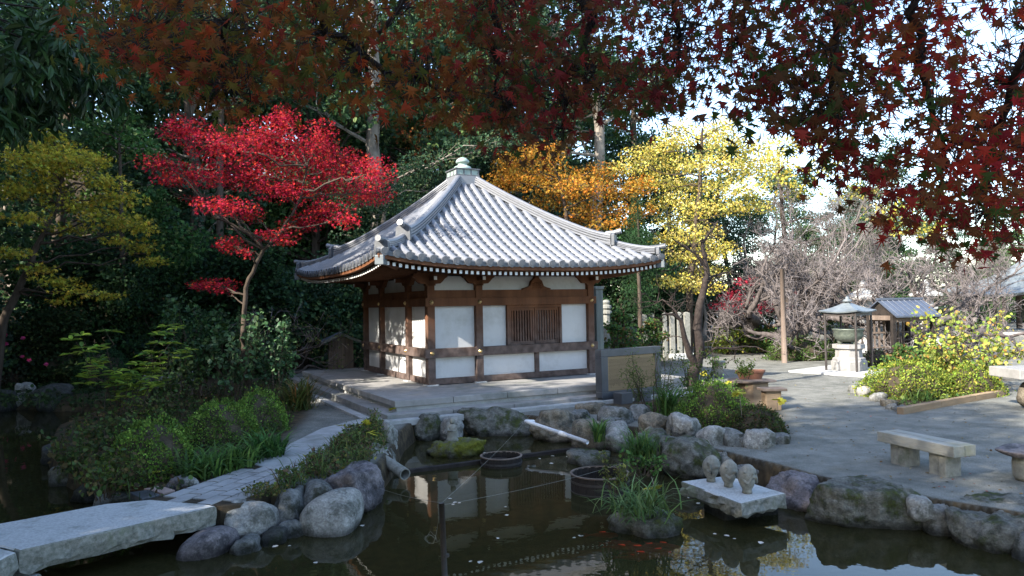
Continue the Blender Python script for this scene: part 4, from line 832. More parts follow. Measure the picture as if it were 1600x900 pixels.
def shed():
    p = G(1408, 552, 0); p = Vector(D(1408, 540, 24.5)); p.z = 0; s = p.y/FPX; rz = R(14)
    t = thing('votive_rack', 'dark timber shelter with bluish gabled roof behind the flower bed', 'shelter', p, rz); zr = D(1400, 490, p.y).z; zt = D(1400, 468, p.y).z; hx, hy = 36*s, .55; ex, ey = 41*s, .82
    for x in (-hx, 0, hx):
        for y in (-hy, hy):
            if x == 0 and y < 0: continue
            g = Geo(); g.box(x-.06, x+.06, y-.06, y+.06, 0, zr); obj('post', g, M['darkwood'], t)
    g = Geo(); g.box(-hx, hx, -hy-.04, -hy+.04, zr-.26, zr-.06); g.box(-hx, hx, hy-.04, hy+.04, zr-.26, zr-.06); g.box(-hx-.04, -hx+.04, -hy, hy, zr-.2, zr-.05); g.box(hx-.04, hx+.04, -hy, hy, zr-.2, zr-.05); obj('beams', g, M['oldwood'], t)
    for sg in (-1, 1):
        g = Geo(); g.add([(-ex, sg*ey, zr-.06), (ex, sg*ey, zr-.06), (ex, 0, zt), (-ex, 0, zt), (-ex, sg*ey, zr-.11), (ex, sg*ey, zr-.11), (ex, 0, zt-.05), (-ex, 0, zt-.05)], [(0, 1, 2, 3), (7, 6, 5, 4), (0, 4, 5, 1), (1, 5, 6, 2), (0, 3, 7, 4)]); rf = obj('roof_slope', g, M['bluemetal'], t)
        for q in range(8): x = -ex+ex*2*(q+.5)/8; b = Geo(); b.add([(x-.012, sg*ey, zr-.055), (x+.012, sg*ey, zr-.055), (x+.012, 0, zt+.005), (x-.012, 0, zt+.005), (x, sg*ey, zr-.03), (x, 0, zt+.03)], [(0, 4, 5, 3), (1, 2, 5, 4)]); obj('roof_seam', b, M['bluemetal'], rf)
    g = Geo(); g.box(-ex-.02, ex+.02, -.06, .06, zt-.01, zt+.06); obj('ridge_cap', g, M['bluemetal'], t)
    for sg in (-1, 1): g = Geo(); g.add([(sg*hx, -hy, zr-.05), (sg*hx, hy, zr-.05), (sg*hx, 0, zt-.06)], [(0, 1, 2)]); obj('gable_board', g, M['darkwood'], t)
    for z in (.5, 1.0, 1.45):
        g = Geo(); g.box(-hx, hx, hy-.07, hy-.035, z, z+.05); obj('rail', g, M['oldwood'], t)
    for q in range(7): x = -hx+2*hx*(q+1)/8; g = Geo(); g.box(x-.03, x+.03, hy-.03, hy+.0, .3, zr-.2); obj('upright', g, M['oldwood'], t)
shed()
def lantern(p, s, label, name='stone_lantern'):
    t = thing(name, label, 'lantern', p); t.scale = (s, s, s)
    obj('base', Geo().lathe([(0, 0), (.52, 0), (.52, .16), (.46, .2), (.34, .28), (.26, .34), (0, .34)], 6), M['granite'], t); obj('shaft', Geo().lathe([(0, .34), (.20, .34), (.18, .7), (.22, .74), (.18, .78), (.18, 1.1), (.22, 1.16), (0, 1.16)], 16), M['granite'], t, smooth=False)
    obj('platform', Geo().lathe([(0, 1.16), (.22, 1.16), (.42, 1.28), (.42, 1.36), (0, 1.36)], 6), M['granite'], t); obj('fire_box', Geo().lathe([(0, 1.36), (.27, 1.36), (.27, 1.72), (0, 1.72)], 6), M['granite'], t)
    obj('cap', Geo().lathe([(0, 1.7), (.60, 1.74), (.62, 1.82), (.42, 1.90), (.2, 2.02), (.1, 2.08), (0, 2.08)], 6), M['granite'], t); obj('jewel', Geo().lathe([(0, 2.06), (.1, 2.08), (.13, 2.16), (.08, 2.26), (0, 2.34)], 12), M['granite'], t, smooth=True)
q = D(1350, 500, 27.5); lantern((q.x, q.y, 0), 1.25, 'tall white stone lantern behind the incense canopy'); q = D(1448, 500, 34); lantern((q.x, q.y, 0), 1.3, 'white stone lantern behind the leaning tree trunk right of the shelter'); 
# bell pavilion far right
q = D(1610, 500, 42); t = thing('open_pavilion', 'open wooden pavilion with curved grey roof at far right', 'pavilion', (q.x, q.y, 0), R(20)); zr = 2.2+.2; hw = 2.1; ew = 3.2; za = 4.6
for x in (-hw, hw):
    for y in (-hw, hw): obj('post', Geo().tube([(x*1.05, y*1.05, 0), (x, y, zr+.1)], .16, 10), M['oldwood'], t)
for x, y in ((0, -hw), (0, hw), (-hw, 0), (hw, 0)): obj('post', Geo().tube([(x, y, 0), (x, y, zr)], .10, 8), M['oldwood'], t)
g = Geo(); g.box(-hw-.4, hw+.4, -hw-.09, -hw+.09, zr-.25, zr); g.box(-hw-.4, hw+.4, hw-.09, hw+.09, zr-.25, zr); g.box(-hw-.09, -hw+.09, -hw+.1, hw-.1, zr-.24, zr-.01); g.box(hw-.09, hw+.09, -hw+.1, hw-.1, zr-.24, zr-.01); obj('beams', g, M['oldwood'], t)
g = Geo(); n = 8
for s in range(4):
    ca, sa = math.cos(s*math.pi/2), math.sin(s*math.pi/2); rows = []
    for k_ in range(n+1):
        t_ = k_/n
        for i_ in range(9):
            a_ = -1+i_/4; x, y = a_*ew*(1-t_), -ew*(1-t_); z = zr-.1+(za-zr)*(.45*t_+.55*t_*t_)+.4*abs(a_)**3*(1-t_)**2; rows.append((x*ca-y*sa, x*sa+y*ca, z))
    g.add(rows, [(k_*9+i_, k_*9+i_+1, (k_+1)*9+i_+1, (k_+1)*9+i_) for k_ in range(n) for i_ in range(8)])
rf = obj('roof', g, M['copper'], t); sm = rf.modifiers.new('s', 'SOLIDIFY'); sm.thickness = .14; sm.offset = -1
obj('plinth', Geo().box(-hw-.6, hw+.6, -hw-.6, hw+.6, -.05, .18), M['granite'], t); obj('bell', Geo().lathe([(.42, .9), (.45, .95), (.42, 1.3), (.36, 1.8), (.2, 2.0), (0, 2.05)], 20), M['bronze'], t, smooth=True)
# small wooden shrine shed by the hall
q = D(515, 582, 23.4); sh = thing('wooden_shed', 'small weathered plank shed with gabled roof left of the hall', 'shed', (q.x, q.y, 0), R(16)); s = q.y/FPX; z1 = D(530, 523, q.y).z; ze = D(530, 533, q.y).z; w_ = 37*s; dd = 1.1
for q_ in range(6): g = Geo(); a = w_*q_/6; g.box(a, a+w_/6-.006, 0, .03, .16, ze+.05+(.10 if 1 < q_ < 4 else .03)); obj('plank', g, M['oldwood'], sh)
for q_ in range(6): g = Geo(); a = dd*q_/6+.03; g.box(0, .03, a, a+dd/6-.006, .16, ze); obj('plank', g, M['oldwood'], sh)
g = Geo(); g.box(.035, w_-.01, .035, dd+.02, .14, ze); obj('core', g, M['darkwood'], sh); g = Geo(); g.box(-.04, w_+.04, -.04, dd+.06, 0, .15); obj('base', g, M['concrete'], sh)
for sg in (-1, 1):
    xo = w_/2+sg*(w_/2+.24); g = Geo(); zz = ze-.02; y0, y1 = -.25, dd+.2; g.add([(w_/2, y0, z1+.05), (xo, y0, zz), (xo, y1, zz), (w_/2, y1, z1+.05), (w_/2, y0, z1), (xo, y0, zz-.05), (xo, y1, zz-.05), (w_/2, y1, z1)], [(0, 1, 2, 3), (7, 6, 5, 4), (0, 4, 5, 1), (1, 5, 6, 2), (2, 6, 7, 3)]); obj('roof_slope', g, M['bluemetal'], sh)
    g = Geo(); g.add([(w_/2, y0-.03, z1+.07), (xo, y0-.03, zz+.02), (xo, y0-.03, zz-.07), (w_/2, y0-.03, z1-.03), (w_/2, y0-.002, z1+.07), (xo, y0-.002, zz+.02), (xo, y0-.002, zz-.07), (w_/2, y0-.002, z1-.03)], [(0, 3, 2, 1), (0, 1, 5, 4), (3, 7, 6, 2)]); obj('bargeboard', g, M['greywood'], sh)
# upright steles and posts behind the monument
def stele(x0, y0, x1, y1, dep, label, m='statue', cat='stele', pt=.0):
    a, b = D(x0, y1, dep), D(x1, y1, dep); zt = D(x0, y0, dep).z; w_ = (b.x-a.x)*.8; o = Geo(); r_ = w_/2
    o.add([(-r_, -r_, 0), (r_, -r_, 0), (r_, r_, 0), (-r_, r_, 0), (-r_*.96, -r_*.96, zt-pt), (r_*.96, -r_*.96, zt-pt), (r_*.96, r_*.96, zt-pt), (-r_*.96, r_*.96, zt-pt), (0, 0, zt)], [(0, 1, 5, 4), (1, 2, 6, 5), (2, 3, 7, 6), (3, 0, 4, 7)], [(4, 5, 8), (5, 6, 8), (6, 7, 8), (7, 4, 8)]); q = obj('stone_stele', o, M[m], None); q.location = ((a.x+b.x)/2, dep, 0); q.rotation_euler.z = R(12); return tag(q, label, cat, 'upright stone posts')
stele(998, 491, 1012, 545, 28, 'leftmost short square stone post among green shrubs', pt=.03); stele(1015, 489, 1023, 545, 29, 'thin stone post second from the left among shrubs', pt=.03)
stele(1036, 488, 1043, 548, 27.5, 'narrow stone post left of the bright pair', 'statue', pt=.05); stele(1046, 487.5, 1055, 548, 27.5, 'narrow stone post just left of the crooked tree trunk', 'statue', pt=.05)
stele(1058, 487, 1066, 548, 27.5, 'pale stone post half hidden by the crooked trunk', 'statue', pt=.05); stele(1068, 487, 1079, 548, 27.5, 'brightest stone post at the right end of the row', 'statue', pt=.05)
q = D(1068, 540, 27.3); o = obj('post_plinth', Geo().cbox((0, 0, .12), 1.0, .5, .28, R(12)), M['granite'], None, bevel=.01); o.location = (q.x, q.y, 0); tag(o, 'pale stone plinth under the right hand stone posts', 'plinth')
q = D(936, 560, 22.5); t = thing('wooden_marker', 'tall weathered square wooden marker post right of the hall', 'post', (q.x, q.y, 0), R(20)); zt = D(936, 452, 22.5).z; obj('shaft', Geo().box(-.12, .12, -.12, .12, 0, zt), M['greywood'], t, bevel=.01); obj('cap', Geo().box(-.15, .15, -.15, .15, zt, zt+.09), M['greywood'], t, bevel=.01)
q = D(949, 560, 26); t = thing('stone_pagoda', 'slim stone pagoda marker behind the wooden post', 'marker', (q.x, q.y, 0)); zt = D(949, 468, 26).z; obj('shaft', Geo().tube([(0, 0, 0), (0, 0, zt-.5)], .13, 8), M['statue'], t); obj('top', Geo().lathe([(0, -.52), (.2, -.5), (.2, -.42), (.12, -.38), (.19, -.3), (.18, -.22), (.1, -.18), (.14, -.1), (.1, -.02), (0, 0)], 12, (0, 0, zt)), M['statue'], t)
q = G(1226, 567, 0); t = thing('wooden_pole', 'bare wooden pole standing on the far side of the gravel yard', 'pole', (q.x, q.y, 0)); zt = D(1224, 420, q.y).z; obj('pole', Geo().tube([(0, 0, -.1), (.0, 0, zt)], (.10, .075), 10), M['oldwood'], t, smooth=True)
g = Geo(); a, b = G(1090, 548, 0), G(1240, 556, 0); 
for (x0, y0, x1, y1, lb) in ((1195, 562, 1300, 561, 'stone kerb before the round clipped hedge'), (1085, 548, 1192, 545, 'stone kerb along the far lawn bed')):
    a, b = G(x0, y0, 0), G(x1, y1, 0); d = b-a; g = Geo(); g.box(0, d.length, 0, .18, -.05, .16); o = obj('kerb', g, M['concrete'], None, bevel=.01); o.location = a; o.rotation_euler.z = math.atan2(d.y, d.x); tag(o, lb, 'kerb')
# potted plants and stumps at the bed
q = G(1175, 628, 0); t = thing('stump_table', 'broad tree stump stand holding the long planter', 'stump', q); zt = D(1165, 593, q.y).z
g = Geo(); g.lathe([(0, 0), (.40, 0), (.36, .1), (.34, zt-.08), (.37, zt-.06), (0, zt-.06)], 14); g.v[0][:, :2] *= (1+.08*np.sin(3*np.arctan2(g.v[0][:, 1], g.v[0][:, 0])+1))[:, None]; obj('trunk', g, M['oldwood_h'], t); o = obj('top_slab', rock_geo((1.05, .8, .09), 91, sharp=14, flat=True, rough=.02), M['oldwood'], t, smooth=True); o.location = (0, 0, zt-.03)
pz = thing('planter', 'long brown terracotta planter with small plants on the stump', 'planter', (q.x-.02, q.y, zt+.015)); r_ = 22*q.y/FPX
g = Geo(); g.lathe([(0, 0), (r_*.78, 0), (r_*.98, .14), (r_*1.06, .145), (r_*1.06, .19), (r_*.95, .19), (r_*.9, .15), (0, .15)], 20); g.v[0][:, 1] *= .55; obj('pot', g, M['terracotta'], pz, smooth=False)
q = G(1205, 640, 0); t = thing('log_stool', 'squat wooden stump with thin dark plank top beside the bed', 'stump', q); zt2 = D(1203, 606, q.y).z; zt = zt2; obj('body', Geo().box(-.15, .17, -.13, .15, 0, zt-.05), M['oldwood_h'], t, bevel=.02); obj('top', Geo().box(-.22, .27, -.19, .2, zt-.05, zt), M['oldwood'], t, bevel=.01)
q = G(1122, 590, 0); t = thing('grey_pot', 'grey ceramic pot with small green plant behind the azalea', 'pot', q); s = q.y/FPX; z0 = .0; obj('pot', Geo().lathe([(0, 0), (.10, 0), (.15, .2), (.16, .42), (.22, .44), (.22, .48), (.14, .46), (.12, .40), (0, .4)], 16), M['statue'], t, smooth=True); POT2 = q
# ================================================================ TREES
DG = [(.046, .09, .040, 3), (.062, .118, .046, 2), (.036, .075, .045, 2), (.095, .15, .05, 1)]
MG = [(.045, .085, .025, 3), (.06, .11, .03, 2), (.03, .06, .022, 2)]
BLADE = (np.array([(-.022, 0, 0), (.022, 0, 0), (-.026, .35, .03), (.026, .35, .03), (-.02, .7, -.05), (.02, .7, -.05), (0, 1, -.30)]), np.array([(0, 1, 3, 2), (2, 3, 5, 4), (4, 5, 6, 6)]))
def blades(geo, rng, C, ln, pal, spread=.7, wid=1.0):
    n = len(C); a = rng.uniform(0, 6.28, n); out = np.stack([np.cos(a), np.sin(a), np.zeros(n)], -1)
    tip = out*rng.uniform(.1, spread, (n, 1))+np.array((0, 0, 1.)); nor = -out*.6+np.array((0, 0, .4))
    tv = BLADE[0]*np.array((wid, 1, 1.3)); tf = np.concatenate([BLADE[1][:2], [[4, 5, 6, 6]]])
    scatter(geo, (tv, np.array([(0, 1, 3), (0, 3, 2), (2, 3, 5), (2, 5, 4), (4, 5, 6)])), C, tip, nor, ln*rng.uniform(.55, 1.15, n), palette(rng, n, pal, .25))
def crown_tree(name, label, h, cb, rad, seed, ncl=46, per=260, leaf=.17, pal=DG, tmpl=LEAFW, bark='bark', flat=.55, lean=.3, group=None, trunk_r=.22, conic=0.0, loc=(0, 0, 0)):
    rng = np.random.default_rng(seed); t = thing(name, label, 'tree', loc, 0, group)
    ax = curve((0, 0, -.3), (rng.normal(0, lean), rng.normal(0, lean), h*.93), rng, 8, .015); tg = Geo(); tg.tube(ax, np.linspace(trunk_r, trunk_r*.25, 8)*np.array([1.25]+[1]*7), 9)
    cl = []
    for q in range(ncl):
        u = rng.random(); z = cb+(h-cb)*u; prof = math.sin(math.pi*min(1, (u*.86+.12)))**.6 if not conic else (1-u)**conic+.05
        a = rng.uniform(0, 6.28); r_ = rad*prof*rng.uniform(.35, 1.0)
        c0 = np.array([np.interp(z, ax[:, 2], ax[:, k_]) for k_ in range(2)]+[z]); c = c0+np.array((math.cos(a)*r_, math.sin(a)*r_, rng.normal(0, .3))); cr = rad*rng.uniform(.20, .36)*(1 if not conic else .8)
        cl.append((c, (cr, cr, cr*flat), rng.uniform(.7, 1.3)))
        zs = z-.45*r_; s0 = np.array([np.interp(zs, ax[:, 2], ax[:, k_]) for k_ in range(2)]+[zs]); tg.tube(curve(s0, c, rng, 5, .05), np.linspace(trunk_r*.28, .015, 5), 5, cap=False)
    obj('trunk', tg, M[bark], t, smooth=True); cg = Geo(); clump_leaves(cg, rng, cl, per, leaf, tmpl, pal); obj('crown', cg, M['leaf'], t); return t
EL = 'tall dark evergreen tree in the dense shaded wood'
protos = [crown_tree('evergreen_tree', EL, 14.5, 2.2, 3.7, 21, group='evergreens of the shaded wood', pal=DG), crown_tree('evergreen_tree', EL, 16, 3.0, 3.4, 22, ncl=50, group='evergreens of the shaded wood', pal=[(.042, .085, .052, 3), (.055, .108, .06, 2), (.034, .07, .04, 2)], leaf=.15, bark='bark_pale'), crown_tree('evergreen_tree', EL, 12.5, 1.2, 3.9, 23, group='evergreens of the shaded wood', pal=[(.058, .108, .036, 3), (.08, .145, .044, 2), (.042, .082, .03, 2)])]
used = [False]*3; rr = random.Random(5)
def place(protos, used, k, x, y, s, rz):
    o = protos[k] if not used[k] else copytree(protos[k]); used[k] = True
    o.location = (x, y, ground_z(x, y)-.1); o.scale = (s, s, s*rr.uniform(.92, 1.1)); o.rotation_euler.z = rz; return o
EV = []
for (x, y) in [(-17, 27), (-12.5, 29.5), (-8.5, 31), (-4.5, 33), (-.5, 35.5), (3, 38), (-21, 31), (-15, 34), (-10.5, 36.5), (-6, 39), (-1.5, 41.5), (3.5, 44), (8, 47), (-26, 36), (-19, 40), (-12, 43), (-4, 47), (4, 52), (12, 54), (-19.5, 21.5), (-23, 26), (-30, 30), (18, 60), (26, 66), (36, 70), (30, 58), (44, 62)]:
    EV.append((x, y, rr.uniform(.9, 1.2)))
# the wood goes on along the left shore and round behind the camera: it shades the garden
for (x, y) in [(-15.8, 14.5), (-10.6, 3.6), (-14.2, 2.4), (-11.5, -.8), (-16, -1), (-18.5, .5), (-21, 12), (-9.5, -4.5), (-14, -5.5), (-19, -4), (-18, 15.5), (-25, 7), (-6, -9), (-10, -9.5), (-1.5, -11), (-23, 0), (-24, 16)]:
    EV.append((x, y, rr.uniform(1.0, 1.2)))
for (x, y, s) in [(12, 47, .62), (16, 50, .66), (20.5, 52, .62), (25, 54, .6), (29.5, 56, .58), (35, 58, .6), (40, 60, .6), (47, 62, .6), (9, 43, .7), (14, 56, .9), (22, 60, .85), (32, 66, .85), (20, 45, .5), (27, 47, .5), (33.5, 50, .5), (24, 49, .55), (39, 53, .5)]: EV.append((x, y, s))
EV += [(-11.4, 10.4, .55), (-14.6, 7.6, .64), (-9.8, 8.0, .46), (-18, 6, .74), (-12.8, 9.0, .58), (-10.4, 11.8, .46), (-12.3, 5.0, .82), (-15.6, 3.2, .95), (-14.4, 12.6, .92), (-17.5, 10.8, .9)]  # unseen trees added and sized to leave one sun gap onto the wall
for (x, y) in [(-14, 31.5), (-10, 33.5), (-6, 35.5), (-2, 38), (1.5, 41), (-17, 36.5), (-12.5, 39.5), (-8, 42), (-3.5, 44), (-22, 34), (-9, 47), (0, 49), (7, 51)]: EV.append((x, y, rr.uniform(.95, 1.2)))
for k_, (x, y, s) in enumerate(EV): place(protos, used, rr.randrange(3), x+rr.uniform(-.5, .5), y+rr.uniform(-.5, .5), s, rr.uniform(0, 6.28))
# understorey bushes at the foot of the wood
def bush(name, label, w_, h_, seed, pal, leaf=.11, per=230, ncl=22, tmpl=LEAFW, group=None, m='leaf', loc=(0, 0, 0), stems=6):
    rng = np.random.default_rng(seed); t = thing(name, label, 'shrub', loc, 0, group); cl = []; sg = Geo()
    for q in range(ncl):
        a = rng.uniform(0, 6.28); z = rng.random()**.8; r_ = w_/2*math.sqrt(max(.05, 1-(z*.95)**2))*rng.uniform(.3, .95); c = np.array((math.cos(a)*r_, math.sin(a)*r_, .12*h_+z*h_*.82)); cr = w_*rng.uniform(.14, .24); cl.append((c, (cr, cr, cr*.65), rng.uniform(.7, 1.3)))
        if q < stems*2: sg.tube(curve((rng.normal(0, .08), rng.normal(0, .08), -.05), c, rng, 5, .05), np.linspace(.03, .008, 5), 5, cap=False)
    obj('stems', sg, M['bark'], t); g = Geo(); clump_leaves(g, rng, cl, per, leaf, tmpl, pal); obj('foliage', g, M[m], t); return t
BL = 'dark leafy bush at the foot of the wood'
bp = [bush('evergreen_bush', BL, 4.2, 3.4, 31, DG, .13, 330, 26, group='bushes at the foot of the wood'), bush('evergreen_bush', BL, 4.6, 4.4, 32, [(.028, .06, .022, 3), (.04, .085, .03, 2), (.02, .042, .024, 2)], .12, 330, 26, group='bushes at the foot of the wood'), bush('evergreen_bush', BL, 3.6, 2.6, 33, [(.025, .045, .016, 3), (.045, .06, .02, 1)], .10, 330, 24, group='bushes at the foot of the wood')]
bu = [False]*3
for (x, y) in [(-18, 23), (-15.5, 24.5), (-13, 25.5), (-10.6, 26.5), (-8, 27), (-5.6, 27.5), (-3, 28.2), (-.4, 28.6), (2, 29), (4.2, 29.4), (-16.8, 20.8), (-14, 22.6), (-9.4, 24.4), (-7.4, 29.4), (-4.4, 31), (-1.4, 32), (1.6, 33), (-12, 28.5), (4.6, 33.5), (7, 36), (-19.5, 19), (-11.6, 23.6)]:
    place(bp, bu, rr.randrange(3), x+rr.uniform(-.3, .3), y+rr.uniform(-.3, .3), rr.uniform(.8, 1.15), rr.uniform(0, 6.28))
for (x, y) in [(10, 47), (14, 49), (18, 51), (22, 53), (27, 55), (32, 57), (37, 58), (42, 59), (48, 60), (54, 62), (12, 52), (24, 58)]: place(bp, bu, rr.randrange(3), x, y, rr.uniform(1.0, 1.4), rr.uniform(0, 6.28))
# ---- individual trees laid out from measured crown masses
def pads_tree(name, label, base, dep, pads, leaf, tmpl, pal, seed, trunk, k=2.6, bark='bark', thick=.5, shell=.5, droop=.25, upn=.6, m='leaf', tr=.09, depj=1.2, limb=.03, extra_twigs=0, group=None):
    """pads: (px, py, half width px, half height px[, depth offset]); trunk: list of px points with the forks last"""
    rng = np.random.default_rng(seed); t = thing(name, label, 'tree', (0, 0, 0), 0, group); b = Vector(base); t.location = b
    tp = [np.array(D(x, y, dep)-b) for x, y in trunk]; tp[0] = np.array((tp[0][0], 0, -.2)); tg = Geo(); n = len(tp)
    P = []
    for i_ in range(n-1):
        for q in range(4): P.append(tp[i_]+(tp[i_+1]-tp[i_])*q/4+rng.normal(0, .015, 3)*(i_+q > 0))
    P.append(tp[-1]); tg.tube(P, np.linspace(tr, tr*.3, len(P)), 8); cl = []; P = np.array(P)
    for pd in pads:
        x, y, hw, hh = pd[:4]; dd = pd[4] if len(pd) > 4 else rng.uniform(-depj, depj); c = np.array(D(x, y, dep+dd)-b); s = (dep+dd)/FPX
        rx, rz_ = hw*s, max(.05, hh*s); area = math.pi*hw*hh; lp = (leaf/s)**2*.42
        nl = k*area/lp; cl.append((c, (rx, rx*.9*thick+.15, rz_), nl))
        cand = P[len(P)//3:]; j_ = np.argmin(np.linalg.norm(cand-c, axis=1)+2.0*np.maximum(0, cand[:, 2]-c[2]+.2)); s0 = cand[j_]; L = np.linalg.norm(c-s0); r0 = min(tr*.6, limb*(.6+L*.25))
        tg.tube(curve(s0, c, rng, 7, .035), np.linspace(r0, .008, 7), 5, cap=False)
        for q in range(extra_twigs):
            e = c+norm(rng.normal(size=3))*np.array((rx, rx*.5, rz_))*.8; tg.tube(curve(c if q % 2 else s0*.4+c*.6, e, rng, 4, .05), np.linspace(.012, .004, 4), 4, cap=False)
    obj('trunk', tg, M[bark], t, smooth=True); g = Geo(); clump_leaves(g, rng, cl, 1.0, leaf, tmpl, pal, droop, upn, shell); obj('crown', g, M[m], t); return t
RED = [(.36, .014, .036, 4), (.44, .024, .026, 3), (.25, .012, .04, 2), (.45, .05, .02, 1)]
rp_ = [(290, 205, 45, 26), (350, 230, 60, 34), (420, 215, 60, 36), (445, 185, 26, 22), (500, 215, 32, 32), (470, 250, 80, 36), (540, 260, 50, 32), (585, 270, 38, 30), (575, 305, 48, 18), (250, 255, 38, 16), (300, 275, 60, 20), (260, 283, 24, 8), (390, 275, 75, 26), (500, 290, 70, 24), (440, 300, 50, 18), (310, 312, 30, 8), (350, 322, 55, 16), (390, 335, 28, 14), (505, 330, 50, 20), (540, 345, 28, 14), (470, 350, 40, 14), (430, 368, 40, 12), (445, 378, 22, 6), (360, 382, 28, 16), (385, 395, 14, 10), (335, 445, 42, 12), (315, 448, 20, 6), (350, 455, 22, 6)]
pads_tree('red_maple_tree', 'vivid red maple tree with layered crown left of the hall', G(372, 622, .05), 16.8, rp_,   .058, STAR5, RED, 41, [(372, 622), (378, 560), (380, 500), (385, 450), (405, 400), (440, 360), (470, 310), (480, 260)], k=1.4, thick=.8, shell=.6, tr=.075, extra_twigs=3, upn=.9)
YG = [(.36, .30, .035, 3), (.44, .36, .04, 2), (.24, .27, .04, 2), (.5, .32, .04, 1)]
yp = [(70, 230, 60, 18), (110, 245, 50, 18), (40, 250, 50, 20), (85, 265, 70, 18), (150, 250, 30, 14), (80, 212, 24, 10), (165, 285, 40, 14), (60, 295, 65, 16), (190, 310, 45, 16), (130, 320, 60, 14), (40, 340, 45, 12), (180, 345, 55, 16), (215, 355, 32, 12), (110, 358, 45, 10), (220, 385, 36, 12), (240, 408, 28, 9), (180, 375, 26, 8), (20, 395, 34, 9), (60, 420, 34, 9), (90, 440, 40, 10), (120, 455, 40, 9), (170, 462, 32, 6), (100, 470, 30, 6), (20, 300, 30, 14)]
pads_tree('yellow_maple_tree', 'olive yellow maple tree with layered branches at the left edge', D(-30, 560, 20)*1.0-Vector((0, 0, D(-30, 560, 20).z)), 20, yp, .10, STAR5, YG, 42, [(-10, 590), (5, 500), (35, 440), (60, 380), (90, 320), (100, 250)], k=2.0, thick=.8, shell=.6, tr=.13, extra_twigs=2)
OR = [(.40, .20, .025, 3), (.32, .19, .03, 2), (.45, .16, .02, 2), (.25, .17, .035, 2)]
op = [(830, 250, 60, 22), (790, 285, 40, 20), (850, 280, 70, 24), (900, 290, 55, 20), (800, 262, 36, 16), (870, 315, 60, 16), (925, 330, 50, 16), (960, 300, 50, 18), (940, 270, 40, 18), (990, 330, 40, 16), (900, 345, 45, 10), (960, 350, 50, 10), (850, 235, 40, 16), (1000, 290, 30, 20)]
pads_tree('orange_maple_tree', 'golden orange maple tree rising behind the hall roof', (D(880, 500, 29).x, 29, ground_z(D(880, 500, 29).x, 29)), 29, op, .095, STAR5, OR, 43, [(880, 520), (885, 430), (890, 370), (880, 310), (870, 270)], k=1.5, tr=.14, extra_twigs=2)
RB = [(.30, .08, .03, 3), (.26, .13, .04, 2), (.18, .12, .04, 2)]
pads_tree('russet_maple_tree', 'russet maple crown on the slope above the red maple', (D(690, 420, 33).x, 33, ground_z(D(690, 420, 33).x, 33)), 33, [(650, 215, 40, 18), (690, 245, 50, 16), (655, 250, 34, 12), (720, 205, 40, 16), (600, 190, 40, 18), (560, 200, 50, 16), (700, 180, 50, 20)], .13, STAR5, RB+[(.16, .16, .05, 3)], 44, [(690, 420), (688, 330), (690, 260)], k=1.1, tr=.14, extra_twigs=3)
GK = [(.50, .40, .07, 4), (.58, .50, .17, 3), (.40, .34, .06, 2), (.30, .30, .08, 2)]
gpad = [(1010, 240, 46, 14), (980, 262, 36, 12), (1050, 225, 45, 16), (1100, 215, 50, 18), (1150, 225, 45, 18), (1040, 260, 60, 14), (1100, 255, 55, 16), (1170, 260, 50, 18), (1210, 250, 35, 16), (1020, 285, 46, 12), (1080, 290, 60, 14), (1150, 295, 60, 14), (1050, 315, 44, 14), (1110, 325, 60, 14), (1170, 325, 40, 12), (1060, 345, 44, 16), (1045, 375, 34, 16), (1090, 365, 46, 16), (1120, 390, 40, 16), (1075, 400, 46, 14), (1100, 425, 40, 12), (1060, 440, 50, 12), (1100, 450, 40, 10), (1010, 440, 40, 7), (1130, 195, 40, 14), (1060, 200, 30, 12)]
gk = pads_tree('ginkgo_tree', 'bright yellow ginkgo tree right of the hall roof', (D(1085, 530, 30).x, 30, 0), 30, gpad, .085, FAN, GK, 45, [(1075, 535), (1078, 450), (1085, 380), (1092, 310), (1095, 240), (1098, 200)], k=1.5, tr=.16, extra_twigs=3, thick=.9, upn=.2, depj=2.2)
pads_tree('yellow_maple_tree', 'pale yellow tree behind the bare trees under the leafy branch', (D(1230, 500, 44).x, 44, 0), 44, [(1180, 235, 50, 20), (1240, 225, 50, 18), (1160, 270, 50, 20), (1220, 275, 60, 18), (1290, 260, 40, 18), (1130, 240, 40, 20), (1170, 310, 60, 16), (1250, 300, 40, 16), (1330, 300, 50, 16), (1390, 330, 50, 18), (1440, 360, 50, 16)], .20, FAN, [(.42, .36, .06, 3), (.30, .30, .06, 2), (.5, .42, .1, 1)], 46, [(1230, 500), (1228, 400), (1220, 300), (1215, 230)], k=1.0, tr=.22, extra_twigs=3)
pads_tree('red_shrub_maple', 'low crimson maple behind the bare trunks right of the stone posts', (D(1150, 510, 38).x, 38, 0), 38, [(1150, 465, 30, 16), (1130, 478, 24, 10), (1190, 470, 28, 12), (1215, 480, 24, 10), (1170, 485, 30, 8), (1260, 455, 20, 8), (1170, 440, 24, 8)], .12, STAR5, [(.36, .03, .05, 3), (.28, .025, .05, 2)], 47, [(1165, 512), (1165, 490), (1165, 470)], k=1.5, tr=.08)
pads_tree('conifer_tree', 'narrow dark green conifer at the right corner of the hall roof', (D(1000, 520, 27).x, 27, 0), 27, [(995, 320, 12, 22), (992, 350, 20, 20), (995, 375, 26, 20), (1000, 400, 28, 18), (1000, 425, 30, 16), (998, 450, 30, 16), (1002, 475, 34, 14)], .10, LANCE, [(.022, .055, .022, 3), (.035, .075, .028, 2)], 48, [(1000, 525), (998, 420), (996, 310)], k=4.5, tr=.1, droop=.9, upn=0)
